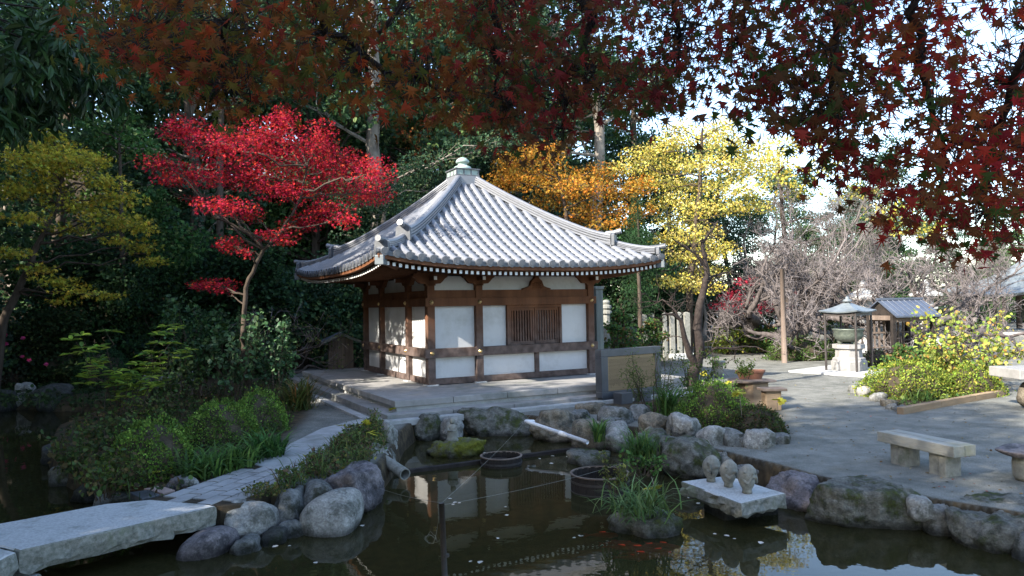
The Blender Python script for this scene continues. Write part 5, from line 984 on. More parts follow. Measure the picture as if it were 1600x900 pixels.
pads_tree('green_tree', 'loose green tree on the slope between red maple and hall', (D(590, 430, 27).x, 27, ground_z(D(590, 430, 27).x, 27)), 27, [(560, 320, 60, 30), (600, 300, 50, 36), (640, 290, 50, 40), (570, 370, 60, 24), (620, 340, 40, 30), (660, 260, 50, 26), (540, 410, 60, 24), (500, 440, 50, 26), (690, 290, 30, 20), (730, 235, 50, 22), (780, 220, 40, 18)], .10, LEAFW, [(.04, .085, .045, 3), (.06, .11, .055, 2), (.09, .11, .05, 1)], 49, [(590, 470), (595, 400), (600, 330), (620, 280)], k=1.3, tr=.13, extra_twigs=5, bark='bark_pale')
pads_tree('green_tree', 'bright leaved green tree above the olive maple at left', (D(190, 480, 24).x, 24, ground_z(D(190, 480, 24).x, 24)), 24, [(180, 200, 36, 20), (165, 225, 40, 18), (210, 215, 30, 18), (200, 180, 26, 10), (140, 190, 24, 12), (230, 240, 30, 20), (240, 330, 40, 40), (280, 380, 50, 36), (290, 430, 50, 30)], .13, LEAFW, [(.04, .10, .03, 3), (.06, .13, .035, 2), (.11, .17, .05, 1)], 50, [(190, 520), (192, 400), (190, 300), (185, 220)], k=1.7, tr=.12)
# plain tall trunks seen in the wood
for (x, y0, y1, dep, r_, lb) in ((585, -40, 200, 30, .3, 'pale thick tree trunk in the wood above the red maple'), (345, 20, 190, 27, .13, 'slim pale trunk in the wood behind the red maple'), (298, 60, 190, 28, .14, 'grey trunk in the wood left of the slim pale trunk'), (930, 150, 270, 36, .32, 'straight grey tree trunk behind the golden maple'), (990, 150, 260, 46, .22, 'dark trunk between golden maple and ginkgo')):
    a, b = D(x, y1, dep), D(x, y0, dep); rng = np.random.default_rng(x); gz = ground_z(a.x, dep); t = thing('forest_tree', lb, 'tree', (a.x, dep, gz), 0); g = Geo(); top = np.array((b.x-a.x, 0, b.z-gz)); P = curve((0, 0, -.3), top, rng, 8, .01); g.tube(P, np.linspace(r_*1.2, r_*.7, 8), 10); tips = []
    obj('trunk', g, M['bark_pale' if 'thick' in lb or 'straight' in lb else 'bark'], t, smooth=True); g = Geo()
    for q in range(5): s0 = P[rng.integers(4, 8)]; grow(g, rng, s0, (rng.normal(), rng.normal(), .5), 2.2, r_*.3, 1, 3, .2, .05, (2, 3), .6, .7, tips)
    kind(obj('branches', g, M['bark_pale'], t), 'stuff'); g = Geo(); clump_leaves(g, rng, [(p_, (.9, .9, .5), 1) for p_ in tips[:40]], 110, .15, LEAFW, DG); obj('crown', g, M['leaf'], t)
# ---- bare trees
def bare_tree(label, base, forks, seed, mx, L, bark, tw, spread, r_, name='bare_tree', wig=.3, shrink=.74, nch=(2, 4), up=.06, leaves=None, seg=5):
    rng = np.random.default_rng(seed); t = thing(name, label, 'tree', base); g = Geo(); tips = []
    for d in forks: grow(g, rng, (0, 0, -.1), d, L, r_, 0, mx, wig, up, nch, spread, shrink, tips, 8, seg, .68)
    obj('trunk', g, M[bark], t, smooth=True); g = Geo(); n = 0
    for p_ in tips:
        for q in range(tw):
            d = norm(rng.normal(size=3)+np.array((0, 0, .5))); ln = rng.uniform(.25, .7); P = np.array([p_, p_+d*ln*.5+rng.normal(0, .04, 3), p_+d*ln+rng.normal(0, .07, 3)]); g.tube(P, (.010, .008, .004), 3, cap=False)
            for s in range(2):
                e = norm(d+rng.normal(0, .6, 3))*ln*.5; m_ = P[1]; g.tube(np.array([m_, m_+e*.5, m_+e]), (.007, .005, .003), 3, cap=False)
    kind(obj('twigs', g, M['twig_pale' if bark != 'bark_dark' else 'bark_dark'], t), 'stuff')
    if leaves:
        lg = Geo(); idx = rng.choice(len(tips), min(len(tips), leaves[0]), replace=False); clump_leaves(lg, rng, [(tips[i_], (.25, .25, .15), 1) for i_ in idx], leaves[1], leaves[2], LEAFW, leaves[3]); obj('leaves', lg, M['leaf'], t)
    return t
q = D(1168, 522, 31); bare_tree('leftmost thick grey bare plum tree beyond the crooked bed tree', (q.x, q.y, 0), [(-.12, 0, 1), (.8, .1, .45)], 61, 5, 1.75, 'bark_grey', 3, .75, .34, wig=.22, shrink=.8, nch=(2, 3))
q = D(1238, 532, 28.5); bare_tree('wide fan shaped bare plum tree behind the round hedge', (q.x, q.y, 0), [(-.15, 0, 1), (.55, 0, .7), (.1, .2, 1)], 62, 5, 1.6, 'bark_grey', 3, .7, .26, wig=.2, shrink=.82, nch=(2, 3))
q = D(1452, 556, 25.5); bare_tree('gnarled bare tree with leaning trunk beside the dark shelter', (q.x, q.y, 0), [(-.25, 0, .9), (.75, .1, .6), (-.5, .1, .8)], 63, 5, 1.5, 'bark_grey', 3, .7, .25, wig=.28, shrink=.80, nch=(2, 3))
q = D(1275, 530, 40); bare_tree('pale sunlit bare tree rising highest behind the plum trees', (q.x, q.y, 0), [(.0, 0, 1), (.15, 0, 1)], 64, 5, 2.6, 'twig_pale', 4, .5, .16, wig=.15, shrink=.84, nch=(2, 3), up=.12)
q = D(1390, 540, 40); bare_tree('pale bare tree behind the dark shelter roof', (q.x, q.y, 0), [(.0, 0, 1), (.35, 0, 1)], 65, 5, 2.1, 'twig_pale', 4, .6, .16, wig=.18, shrink=.82, nch=(2, 3), up=.08)
q = D(1520, 540, 40); bare_tree('pale bare tree before the open pavilion', (q.x, q.y, 0), [(.0, 0, 1), (-.35, 0, 1)], 66, 5, 1.9, 'twig_pale', 4, .6, .16, wig=.18, shrink=.82, nch=(2, 3), up=.08)
q = G(404, 606, 0); bare_tree('leafless grey shrub reaching toward the left eave of the hall', (q.x, q.y+1.2, 0), [(.55, .1, 1), (.75, 0, .8), (.25, .0, 1)], 67, 3, 1.25, 'bark_grey', 1, .6, .045, name='bare_shrub', wig=.2, shrink=.78, nch=(2, 3), leaves=(60, 8, .07, [(.10, .13, .04, 2), (.22, .22, .10, 1)]))
# crooked dark tree in the azalea bed
rng = np.random.default_rng(70); b0 = G(1084, 612, 0); t = thing('crooked_tree', 'crooked dark leafless tree growing from the azalea bed', 'tree', b0); g = Geo(); dp = b0.y; tips = []
def cpath(l, r0, r1, dj=0):
    P = np.array([D(x, y, dp+dj*i_/len(l))-b0 for i_, (x, y) in enumerate(l)]); Q = [P[0]]
    for i_ in range(len(P)-1):
        for s in (.33, .66, 1): Q.append(P[i_]+(P[i_+1]-P[i_])*s+rng.normal(0, .012, 3)*(s < 1))
    g.tube(Q, np.linspace(r0, r1, len(Q)), 8); return np.array(Q)
L1 = cpath([(1084, 614), (1082, 590), (1089, 570), (1093, 545), (1089, 515), (1092, 485), (1099, 455), (1105, 430), (1101, 400), (1097, 375)], .17, .045)
L2 = cpath([(1088, 574), (1078, 556), (1070, 530), (1064, 500), (1052, 491), (1034, 492)], .10, .02, -.6)
L3 = cpath([(1101, 560), (1108, 548), (1120, 543), (1140, 544), (1165, 541), (1185, 543)], .04, .012, .4)
L4 = cpath([(1099, 455), (1112, 432), (1135, 425), (1160, 432)], .04, .012, .7); L5 = cpath([(1103, 420), (1085, 395), (1068, 385), (1050, 372)], .045, .014, -.5); L6 = cpath([(1097, 380), (1110, 362), (1122, 345)], .04, .015, .3); L7 = cpath([(1064, 502), (1050, 480), (1035, 468), (1020, 476)], .035, .01, .3)
for P in (L1[18:], L2[6:], L3, L4, L5, L6, L7):
    for q in range(7): grow(g, rng, P[rng.integers(0, len(P))], rng.normal(size=3)+np.array((0, 0, .3)), .45, .013, 2, 4, .35, .03, (2, 3), .8, .7, tips, 5, 3)
obj('trunk', g, M['bark_dark'], t, smooth=True)
# ================================================================ SHRUBS AND PLANTS
AZ = [(.10, .185, .032, 3), (.145, .235, .04, 2), (.07, .13, .028, 2), (.19, .27, .055, 1)]
AZS = [(.15, .21, .03, 3), (.23, .27, .04, 2), (.09, .14, .026, 2), (.33, .31, .06, 1)]  # greens brightened and yellowed to stand in for missing sunlight
def dome_px(box, zb, dep, label, seed, pal=AZ, leaf=.035, dens=1.0, name='azalea_dome', bumps=.15, cat='shrub', tmpl=LEAF):
    x0, y0, x1, y1 = box; c = G((x0+x1)/2, y1, zb); wd = (x1-x0)*c.y/FPX; cy = c.y+dep/2; h_ = max(.2, D((x0+x1)/2, y0, c.y+dep*.45).z-zb); rx, ry = wd/2*cy/c.y, dep/2
    rng = np.random.default_rng(seed); t = thing(name, label, cat, (c.x*cy/c.y, cy, zb), 0, 'clipped round shrubs')
    A = rx*ry+rx*h_+ry*h_; n = int(dens*A*2.4/(leaf*leaf*.3)); n = min(n, 26000)
    d = norm(rng.normal(size=(n, 3))); d[:, 2] = np.abs(d[:, 2])-.12; a = np.arctan2(d[:, 1], d[:, 0])
    bm_ = 1+bumps*(np.sin(a*3+seed)*.5+np.sin(a*7+d[:, 2]*6+seed*2)*.35+np.sin(d[:, 0]*9+seed)*np.sin(d[:, 1]*9+d[:, 2]*7)*.6)
    rr_ = bm_*(1-np.abs(rng.normal(0, .06, n)))*(1+(rng.random(n) < .07)*rng.random(n)*.22)
    C = d*np.array((rx, ry, h_))*rr_[:, None]; C[:, 2] = np.maximum(C[:, 2], .01)
    tip = d+rng.normal(0, .7, (n, 3)); tip[:, 2] += .4; nor = d+rng.normal(0, .5, (n, 3)); g = Geo(); scatter(g, tmpl, C, tip, nor, leaf*rng.uniform(.7, 1.4, n), palette(rng, n, pal, .28)*(1+.35*np.sin(d[:, 0]*5+seed)*np.sin(d[:, 1]*6+seed*2+d[:, 2]*4))[:, None]); obj('foliage', g, M['leaf'], t)
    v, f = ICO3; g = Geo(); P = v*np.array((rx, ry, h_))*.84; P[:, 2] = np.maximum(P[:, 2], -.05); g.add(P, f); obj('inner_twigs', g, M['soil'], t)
    return t
dome_px((168, 650, 302, 757), 0, 1.25, 'round clipped green azalea beside the brick paving', 81)
dome_px((283, 622, 400, 702), 0, 1.3, 'wide clipped azalea behind the round green one', 82); dome_px((360, 606, 446, 682), 0, 1.3, 'clipped azalea nearest the left side path', 83)
dome_px((60, 524, 134, 606), 0, 2.0, 'dark round bush beside the pink flowering shrub', 84, [(.022, .045, .018, 3), (.03, .06, .02, 1)], .05); dome_px((122, 540, 205, 612), 0, 1.8, 'dark green bush behind the broad leaved plant', 85, [(.025, .06, .025, 3), (.035, .08, .03, 1)], .05)
dome_px((1058, 590, 1178, 672), 0, 1.0, 'clipped green azalea under the crooked tree', 86); dome_px((1138, 632, 1228, 684), 0, .8, 'low darker azalea at the right end of the rock edged bed', 87, [(.04, .06, .02, 3), (.06, .085, .025, 2), (.09, .05, .025, 1)])
dome_px((1352, 560, 1492, 626), 0, 1.5, 'sunny yellow green azalea mound in the flower bed', 88, AZS, .045); dome_px((1384, 546, 1480, 580), 0, 1.6, 'second azalea mound behind the sunny one', 89, AZS, .045); dome_px((1470, 566, 1562, 622), 0, 1.2, 'green azalea mound at the right end of the flower bed', 90, AZS, .045)
dome_px((1196, 525, 1304, 563), .05, 2.2, 'round clipped hedge bush behind the wooden pole', 91, [(.05, .09, .022, 3), (.08, .12, .03, 2)], .06)
dome_px((1342, 545, 1400, 575), 0, 1.0, 'reddish grey bush left of the azalea mounds', 92, [(.07, .07, .04, 3), (.12, .06, .05, 1), (.05, .09, .03, 2)], .06, .6, name='small_bush')
def loose_px(box, zb, dep, label, seed, pal, leaf, tmpl=LEAFW, k=1.5, name='leafy_shrub', m='leaf', stems=12, droop=.1, cat='shrub', whorl=0, upn=.5, sr=.012):
    x0, y0, x1, y1 = box; c = G((x0+x1)/2, y1, zb); wd = (x1-x0)*c.y/FPX; h_ = D((x0+x1)/2, y0, c.y).z-zb; rng = np.random.default_rng(seed); t = thing(name, label, cat, c); g = Geo(); sg = Geo(); area = wd*h_; n = int(k*area/(leaf*leaf*.4)); ends = []
    for q in range(stems):
        e = np.array((rng.uniform(-.5, .5)*wd, rng.uniform(-.5, .5)*dep, h_*rng.uniform(.4, 1))); P = curve((e[0]*.25, e[1]*.25, -.03), e, rng, 6, .04, bulge=(0, 0, .05*h_)); sg.tube(P, np.linspace(sr, sr*.35, 6), 5, cap=False); ends.append(P)
    obj('stems', sg, M['bark'], t)
    if whorl:
        nn = max(1, n//whorl)
        for q in range(nn):
            P = ends[rng.integers(stems)]; s = rng.uniform(.45, 1); i_ = min(4, int(s*5)); p_ = P[i_]+(P[i_+1]-P[i_])*(s*5-i_)+rng.normal(0, .10*wd, 3)*np.array((1, .6, .5)); a = np.arange(whorl)*6.28/whorl+rng.random()*6; tip = np.stack([np.cos(a), np.sin(a), np.full(whorl, .25)+rng.normal(0, .2, whorl)], -1); nor = np.tile((0, 0, 1.), (whorl, 1)); scatter(g, tmpl, np.tile(p_, (whorl, 1)), tip, nor, leaf*rng.uniform(.7, 1.2, whorl), palette(rng, whorl, pal, .2))
    else:
        cl = []
        for P in ends:
            for i_ in (2, 3, 4, 5): cl.append((P[i_], (wd*.13, dep*.13, h_*.10), 1))
        clump_leaves(g, rng, cl, n/len(cl), leaf, tmpl, pal, droop, upn, .5)
    obj('foliage', g, M[m], t); return t
WL = (np.array([(0, 0, 0), (.16, .35, .04), (.13, .7, -.02), (0, 1, -.2), (-.13, .7, -.02), (-.16, .35, .04)]), np.array([(0, 1, 2, 3), (0, 3, 4, 5)]))
loose_px((120, 505, 270, 655), 0, 1.1, 'broad leaved yellow green shrub standing left of the red maple', 101, [(.22, .32, .05, 3), (.30, .38, .06, 2), (.13, .22, .05, 2)], .24, WL, 2.4, whorl=6, stems=16)
loose_px((1440, 488, 1595, 612), 0, 1.5, 'loose yellow green bush in sunlight behind the flower bed', 102, [(.26, .30, .06, 4), (.18, .25, .05, 3), (.38, .33, .07, 2), (.42, .25, .06, 1)], .085, LEAFW, 1.1, stems=26, sr=.016)
loose_px((-30, 495, 78, 606), 0, 1.6, 'camellia shrub with pink flowers at the left frame edge', 103, [(.035, .065, .04, 3), (.05, .085, .06, 2)], .09, LEAFW, 2.6, m='leaf_gloss', stems=22, name='camellia_shrub')
cm = bpy.data.objects[[o.name for o in bpy.data.objects if o.name.startswith('camellia_shrub')][0]]; fg = Geo(); rng = np.random.default_rng(9); a = np.arange(12)*2.4; scatter(fg, LEAFW, np.zeros((12, 3)), np.stack([np.cos(a), np.sin(a), np.linspace(.2, 1.5, 12)], -1), np.tile((0, 0, 1.), (12, 1)), np.full(12, .075), palette(rng, 12, [(.55, .06, .20), (.62, .10, .28)])); fgm = fg.mesh('flower'); fgm.materials.append(M['leaf'])
for (x, y) in [(8, 524), (36, 529), (22, 540), (10, 538), (46, 563), (12, 572), (4, 575), (35, 558), (2, 553), (72, 570)]: o = obj('flower', fgm, None, cm); o.location = D(x, y, cm.location.y-.75)-cm.location; o.rotation_euler = (R(60), rng.uniform(-.5, .5), rng.uniform(0, 6))
for k_, (bx, lb, pal, lf) in enumerate([((250, 470, 350, 628), 'dark green sapling thicket left of the red maple trunk', [(.03, .07, .025, 3), (.05, .10, .03, 2)], .10), ((330, 490, 410, 632), 'glossy green sapling growing around the red maple trunk', [(.04, .08, .035, 3), (.06, .11, .045, 2)], .11), ((395, 500, 468, 630), 'green sapling between red maple and the side path', [(.035, .08, .035, 3), (.06, .12, .05, 2)], .09), ((225, 545, 300, 640), 'low leafy plant in front of the grey stones', [(.045, .08, .025, 3), (.09, .12, .03, 1)], .08)]):
    loose_px(bx, 0, 1.4, lb, 110+k_, pal, lf, LEAFW, 1.5, m='leaf_gloss', stems=16)
for k_, (bx, lb) in enumerate([((84, 672, 172, 745), 'weedy low shrub on the left bank above the dark pond'), ((118, 700, 205, 776), 'low weeds and ferns hanging over the bank behind the bridge'), ((130, 640, 220, 700), 'straggly shrub at the inner corner of the left pond'), ((196, 620, 290, 668), 'low green plants behind the round clipped azalea')]):
    loose_px(bx, 0, 1.0, lb, 180+k_, [(.05, .08, .025, 4), (.08, .11, .03, 2), (.10, .08, .035, 2)], .06, LEAFW, 1.6, stems=18, droop=.4, sr=.007)
# pale upright stems in the thicket
for (l, lb) in (([(305, 640), (297, 600), (291, 560), (288, 518)], 'pale bare stem leaning in the thicket left of the red maple'), ([(312, 640), (315, 590), (322, 560)], 'short pale broken stem beside the leaning one')):
    b = G(l[0][0], l[0][1]-18, 0); t = thing('dead_sapling', lb, 'stem', b); g = Geo(); g.tube([D(x, y, b.y)-b for x, y in l], (.035, .03, .028, .02)[:len(l)], 7); obj('stem', g, M['bark_pale'], t, smooth=True)
GR = [(.07, .14, .035, 3), (.11, .19, .045, 2), (.05, .10, .03, 2)]; DRY = [(.16, .13, .05, 2), (.10, .12, .03, 3), (.06, .085, .025, 3), (.22, .14, .04, 1)]
def tuft_px(px, py, zb, hpx, wpx, label, seed, n, pal=GR, name='grass_tuft', wid=1.2, spread=1.0, cat='grass'):
    c = G(px, py, zb); s = c.y/FPX; rng = np.random.default_rng(seed); g = Geo(); C = np.stack([rng.normal(0, wpx*s*.16, n), rng.normal(0, wpx*s*.16, n), np.zeros(n)], -1); blades(g, rng, C, hpx*s*1.15, pal, spread, wid); o = obj(name, g, M['leaf'], None); o.location = c; return tag(o, label, cat, 'grass and strap leaved tufts')
tuft_px(322, 742, 0, 45, 110, 'dark strap leaved clump before the wide azalea', 121, 260, GR, 'strap_leaf_clump', 1.5, 1.3); tuft_px(418, 716, 0, 42, 70, 'bright green strap leaved clump at the path edge', 122, 220, [(.05, .12, .03, 3), (.08, .16, .04, 1)], 'strap_leaf_clump', 1.4, 1.2); tuft_px(375, 730, 0, 40, 80, 'strap leaved clump between the two others', 123, 200, GR, 'strap_leaf_clump', 1.6, 1.2)
tuft_px(468, 640, 0, 50, 60, 'dry yellowish grass clump at the side path', 124, 260, DRY, wid=.7); tuft_px(1470, 612, 0, 34, 80, 'sunlit bright grass clump in the flower bed', 125, 320, [(.14, .24, .08, 3), (.2, .3, .12, 1)], wid=1.0); tuft_px(1435, 625, 0, 20, 50, 'short bright grass clump at the flower bed front', 126, 160, [(.12, .2, .06, 3)], wid=1.0)
tuft_px(1000, 802, W0+.22, 56, 140, 'long arching grass tuft on the mossy islet', 127, 190, [(.10, .16, .05, 3), (.16, .24, .09, 2), (.06, .1, .03, 2)], wid=.9, spread=2.0); tuft_px(1048, 652, 0, 44, 40, 'upright iris leaves beside the rock edged bed', 128, 120, GR, 'iris_clump', 1.1, .5); tuft_px(1000, 712, -.1, 40, 70, 'grass hanging over the bank rock behind the islet', 129, 260, GR, wid=.7, spread=1.3); tuft_px(935, 690, -.1, 36, 22, 'small fern tuft between the ochre and pale rocks', 130, 60, GR, spread=.8)
tuft_px(1595, 560, .0, 22, 50, 'pale spiky grass behind the stone table', 131, 120, [(.3, .32, .15)], wid=.8)
loose_px((936, 706, 985, 770), W0+.3, .4, 'small twiggy shrub growing beside the islet over the barrel', 132, [(.11, .12, .03, 3), (.16, .16, .04, 1), (.07, .09, .03, 2)], .045, LEAF, 1.3, stems=10, sr=.01)
loose_px((972, 700, 1036, 740), -.1, .5, 'ivy and weeds draped on the bank rock', 133, GR, .05, LEAFW, 1.3, stems=8)
PINE = [(.05, .085, .018, 3), (.08, .12, .025, 2), (.10, .13, .03, 1)]
loose_px((972, 548, 1062, 646), 0, .7, 'sparse young pine before the dark monument', 134, PINE, .06, LANCE, 1.6, stems=14, upn=0, name='young_pine'); loose_px((1052, 545, 1130, 640), 0, .7, 'twiggy young shrub behind the crooked trunk', 135, PINE, .05, LEAF, .8, stems=14)
loose_px((1142, 560, 1195, 590), zt*0+.62, .25, 'small bonsai plants growing in the long planter', 136, PINE, .04, LEAF, 1.4, stems=8, name='planter_plant', sr=.006); loose_px((1106, 556, 1140, 575), .44, .25, 'little green plant growing in the grey pot', 137, MG, .06, LEAFW, 1.0, stems=5, name='pot_plant', sr=.006)
for k_, (bx, lb) in enumerate([((935, 486, 1000, 552), 'green bush with russet leaves behind the monument'), ((985, 500, 1052, 552), 'rounded green bush among the stone posts'), ((1108, 505, 1170, 545), 'yellow green perennial on the far lawn bed'), ((1165, 512, 1232, 545), 'green perennial clump under the bare plum trees'), ((1280, 480, 1330, 530), 'bright green shrub left of the incense canopy'), ((1490, 480, 1530, 530), 'dark green shrub before the open pavilion'), ((1385, 535, 1440, 570), 'green shrub at the foot of the dark shelter')]):
    x0, y0, x1, y1 = bx; dep = 24+k_*1.2 if k_ < 2 else (30 if k_ != 6 else 22); c = D((x0+x1)/2, y1, dep); w_ = (x1-x0)*dep/FPX; h_ = D((x0+x1)/2, y0, dep).z; bush('garden_bush', lb, w_, h_, 140+k_, [(.05, .10, .03, 3), (.08, .14, .03, 2), (.16, .10, .04, 1)] if k_ != 2 else AZS, .09, 90, 16, loc=(c.x, dep, 0))
q = D(1150, 540, 33); g = Geo(); rng = np.random.default_rng(150); n = 9000; a, b = D(1075, 540, 31), D(1290, 545, 34); C = np.stack([rng.uniform(a.x, b.x, n), rng.uniform(30.5, 38, n), np.full(n, .0)], -1); blades(g, rng, C, .22, [(.17, .15, .05, 3), (.12, .14, .04, 2), (.22, .16, .06, 1)], .8, 2.2); kind(tag(obj('lawn_grass', g, M['leaf']), 'dry yellowish lawn grass under the bare trees', 'grass'), 'stuff')
# ground cover of the planted strip between path and pond, and of the left bed
def cover(name, label, poly, z, n, seed, h_, pal, leafy=.5, tmpl=LEAF, lf=.05, wid=.8):
    rng = np.random.default_rng(seed); P = np.array([tuple(G(x, y, z)[:2]) for x, y in poly]); lo, hi = P.min(0), P.max(0); C = np.stack([rng.uniform(lo[0], hi[0], n*5), rng.uniform(lo[1], hi[1], n*5)], -1); C = C[sdist(C[:, 0], C[:, 1], P) < 0][:n]; n = len(C); pt = np.array([noise.noise(Vector((x*2.2+seed, y*2.2, 0))) for x, y in C]); keep = rng.random(n) < .55+pt; C = C[keep]; pt = pt[keep]; n = len(C); nb = int(n*(1-leafy)); g = Geo()
    C3 = np.concatenate([C, np.full((n, 1), z)], 1); blades(g, rng, C3[:nb], h_, pal, 1.0, wid); L_ = C3[nb:].copy(); L_[:, 2] += rng.random(len(L_))*h_*.75*(.4+np.clip(pt[nb:]+.4, 0, 1)); m_ = len(L_); tip = rng.normal(size=(m_, 3)); tip[:, 2] = abs(tip[:, 2])*.6; nor = rng.normal(size=(m_, 3)); nor[:, 2] += 1.2; scatter(g, tmpl, L_, tip, nor, lf*rng.uniform(.6, 1.5, m_), palette(rng, m_, pal, .3)); o = obj(name, g, M['leaf']); return kind(tag(o, label, 'ground cover'), 'stuff')
cover('planted_strip', 'mixed weeds and low plants on the bank between path and pond', [(428, 752), (470, 742), (520, 700), (585, 662), (604, 672), (602, 705), (560, 738), (500, 756), (440, 768)], .02, 9500, 161, .32, [(.075, .115, .035, 4), (.11, .14, .04, 2), (.11, .075, .045, 2), (.18, .17, .045, 1)], .75, LEAF, .05)
cover('planted_strip', 'low weeds and dry grass beside the pale block boulder', [(370, 778), (430, 752), (470, 758), (440, 775), (400, 780)], .02, 900, 162, .15, DRY, .6, LEAF, .04)
cover('ground_plants', 'shaded weeds and ferns covering the left bank', [(250, 786), (160, 778), (92, 745), (80, 700), (120, 660), (160, 640), (330, 605), (450, 592), (468, 640), (440, 690), (350, 738)], 0, 11000, 163, .26, [(.035, .06, .02, 4), (.06, .085, .025, 2), (.08, .06, .03, 2)], .7, LEAFW, .06)
cover('ground_plants', 'leafy weeds in the rock edged bed before the monument', [(985, 650), (1050, 655), (1100, 668), (1160, 676), (1190, 660), (1120, 640), (1040, 632)], 0, 1500, 164, .18, GR, .7, LEAFW, .07)
cover('ground_plants', 'low plants filling the sunny flower bed', [(1350, 612), (1415, 642), (1565, 612), (1560, 590), (1400, 590)], 0, 2200, 165, .14, [(.08, .14, .04, 3), (.14, .18, .05, 2)], .6, LEAFW, .07)
cover('ground_plants', 'weeds along the far foot of the left shore', [(0, 640), (60, 640), (190, 645), (230, 610), (60, 600), (-60, 610)], 0, 2600, 166, .35, [(.03, .055, .02, 4), (.05, .075, .025, 2)], .7, LEAFW, .09)
g = Geo(); rng = np.random.default_rng(168); n = 420; P = np.array([tuple(G(rng.uniform(1000, 1600), rng.uniform(575, 790), .006)) for q in range(n)]); P = P[sdist(P[:, 0], P[:, 1], PN) > .3]; n = len(P); tip = rng.normal(size=(n, 3)); tip[:, 2] *= .15; nor = rng.normal(0, .25, (n, 3)); nor[:, 2] = 1; scatter(g, LEAFW, P, tip, nor, rng.uniform(.02, .05, n), palette(rng, n, [(.22, .13, .05, 3), (.3, .22, .08, 2), (.12, .08, .045, 3), (.3, .06, .04, 1)], .3)); kind(tag(obj('fallen_leaves', g, M['leaf']), 'scattered small fallen leaves on the gravel yard', 'leaves'), 'stuff')
# yellow flowering sprigs
yf = Geo(); rng = np.random.default_rng(171); a = np.arange(10)*2.4; scatter(yf, LEAF, np.zeros((10, 3)), np.stack([np.cos(a), np.sin(a), np.full(10, .2)], -1), np.tile((0, 0, 1.), (10, 1)), np.full(10, .09), palette(rng, 10, [(.50, .46, .05), (.42, .42, .06)])); yfm = yf.mesh('leaf_rosette'); yfm.materials.append(M['leaf'])
for (x, y, h_, lb) in [(1136, 602, 34, 'yellow topped sprig rising from the left of the azalea'), (1156, 617, 38, 'yellow topped sprig leaning over the azalea'), (1214, 629, 26, 'yellow topped sprig at the right bed end'), (1118, 632, 20, 'yellow topped sprig low in the azalea'), (1099, 583, 14, 'yellow leaves at the foot of the crooked trunk'), (569, 662, 14, 'yellow flower sprig near the platform corner'), (586, 678, 12, 'yellow flower sprig on the pale rock'), (540, 668, 12, 'yellow flower sprig beside the footpath'), (612, 640, 8, 'yellow sprig before the platform steps'), (255, 735, 20, 'yellow green sprig before the round azalea'), (1018, 770, 20, 'yellow sprig beside the islet')]:
    b = G(x, min(y+h_*1.6, 745), 0.0 if y < 750 else W0+.2); t = thing('yellow_sprig', lb, 'plant', b); top = D(x, y, b.y-.15)-b; g = Geo(); g.tube([(0, 0, 0), top*.5+Vector((.03, 0, 0)), top], .006, 5); obj('stem', g, M['bark_pale'], t)
    for q in range(3): o = obj('leaf_rosette', yfm, None, t); o.location = top+Vector((rng.normal(0, .05), rng.normal(0, .05), rng.normal(0, .02))); o.rotation_euler = (rng.normal(0, .4), rng.normal(0, .4), rng.uniform(0, 6))
# ================================================================ OVERHEAD MAPLE BRANCHES (near the camera) AND DARK BRANCH AT UPPER LEFT
rng = np.random.default_rng(200)
BX = [120, 150, 200, 300, 330, 380, 430, 500, 560, 640, 700, 760, 800, 840, 880, 910, 950, 1000, 1060, 1110, 1140, 1200, 1250, 1290, 1330, 1360, 1420, 1480, 1540, 1620, 1700]
BY = [30, 100, 130, 155, 190, 200, 175, 150, 175, 180, 195, 215, 235, 250, 262, 225, 190, 195, 190, 150, 150, 215, 215, 290, 300, 360, 375, 380, 410, 430, 440]
mp = thing('overhanging_maple', 'maple branches with red and green star leaves hanging over the top', 'tree', (3.2, -1.2, 0))
MB = Vector(mp.location); bg_ = Geo()
trunk = curve((0, 0, -.2), (-.6, 1.2, 4.9), rng, 7, .02); bg_.tube(trunk, np.linspace(.22, .13, 7), 10)
limbs = []
for tgt in [[(1700, -260, 2.4), (1480, -120, 3.0), (1420, 20, 3.1), (1455, 170, 3.2), (1480, 260, 3.3)], [(1500, -400, 2.4), (1250, -200, 3.0), (1180, -40, 3.3), (1150, 60, 3.4)], [(1300, -450, 2.4), (900, -200, 3.0), (930, -40, 3.3), (900, 120, 3.4), (880, 200, 3.5)], [(1100, -450, 2.5), (700, -160, 3.1), (640, -20, 3.3), (560, 90, 3.5)], [(1000, -450, 2.5), (440, -120, 3.1), (500, 20, 3.4), (600, 110, 3.5), (700, 150, 3.5)], [(900, -450, 2.5), (300, -100, 3.2), (260, 40, 3.4), (200, 90, 3.5)], [(1750, -100, 2.6), (1620, 60, 3.0), (1560, 200, 3.2), (1540, 330, 3.3)], [(1500, -200, 2.8), (1330, -40, 3.2), (1300, 120, 3.2), (1310, 220, 3.3)], [(800, -300, 2.8), (380, -60, 3.2), (350, 60, 3.4), (360, 140, 3.4)], [(1200, -300, 2.8), (1040, -60, 3.2), (1060, 80, 3.4)], [(1000, -300, 2.8), (780, -60, 3.2), (770, 80, 3.5), (790, 170, 3.5)]]:
    P = [trunk[-1]]+[np.array(D(*q)-MB) for q in tgt]; Q = [P[0]]
    for i_ in range(len(P)-1):
        for s in (.25, .5, .75, 1): Q.append(P[i_]+(P[i_+1]-P[i_])*s+rng.normal(0, .02, 3)*(s < 1))
    bg_.tube(Q, np.linspace(.045, .006, len(Q)), 6, cap=False); limbs.append(np.array(Q[4:]))
LB = np.concatenate(limbs)
PC, PS = [], []
tries = 0; CLN = 0; cl = []
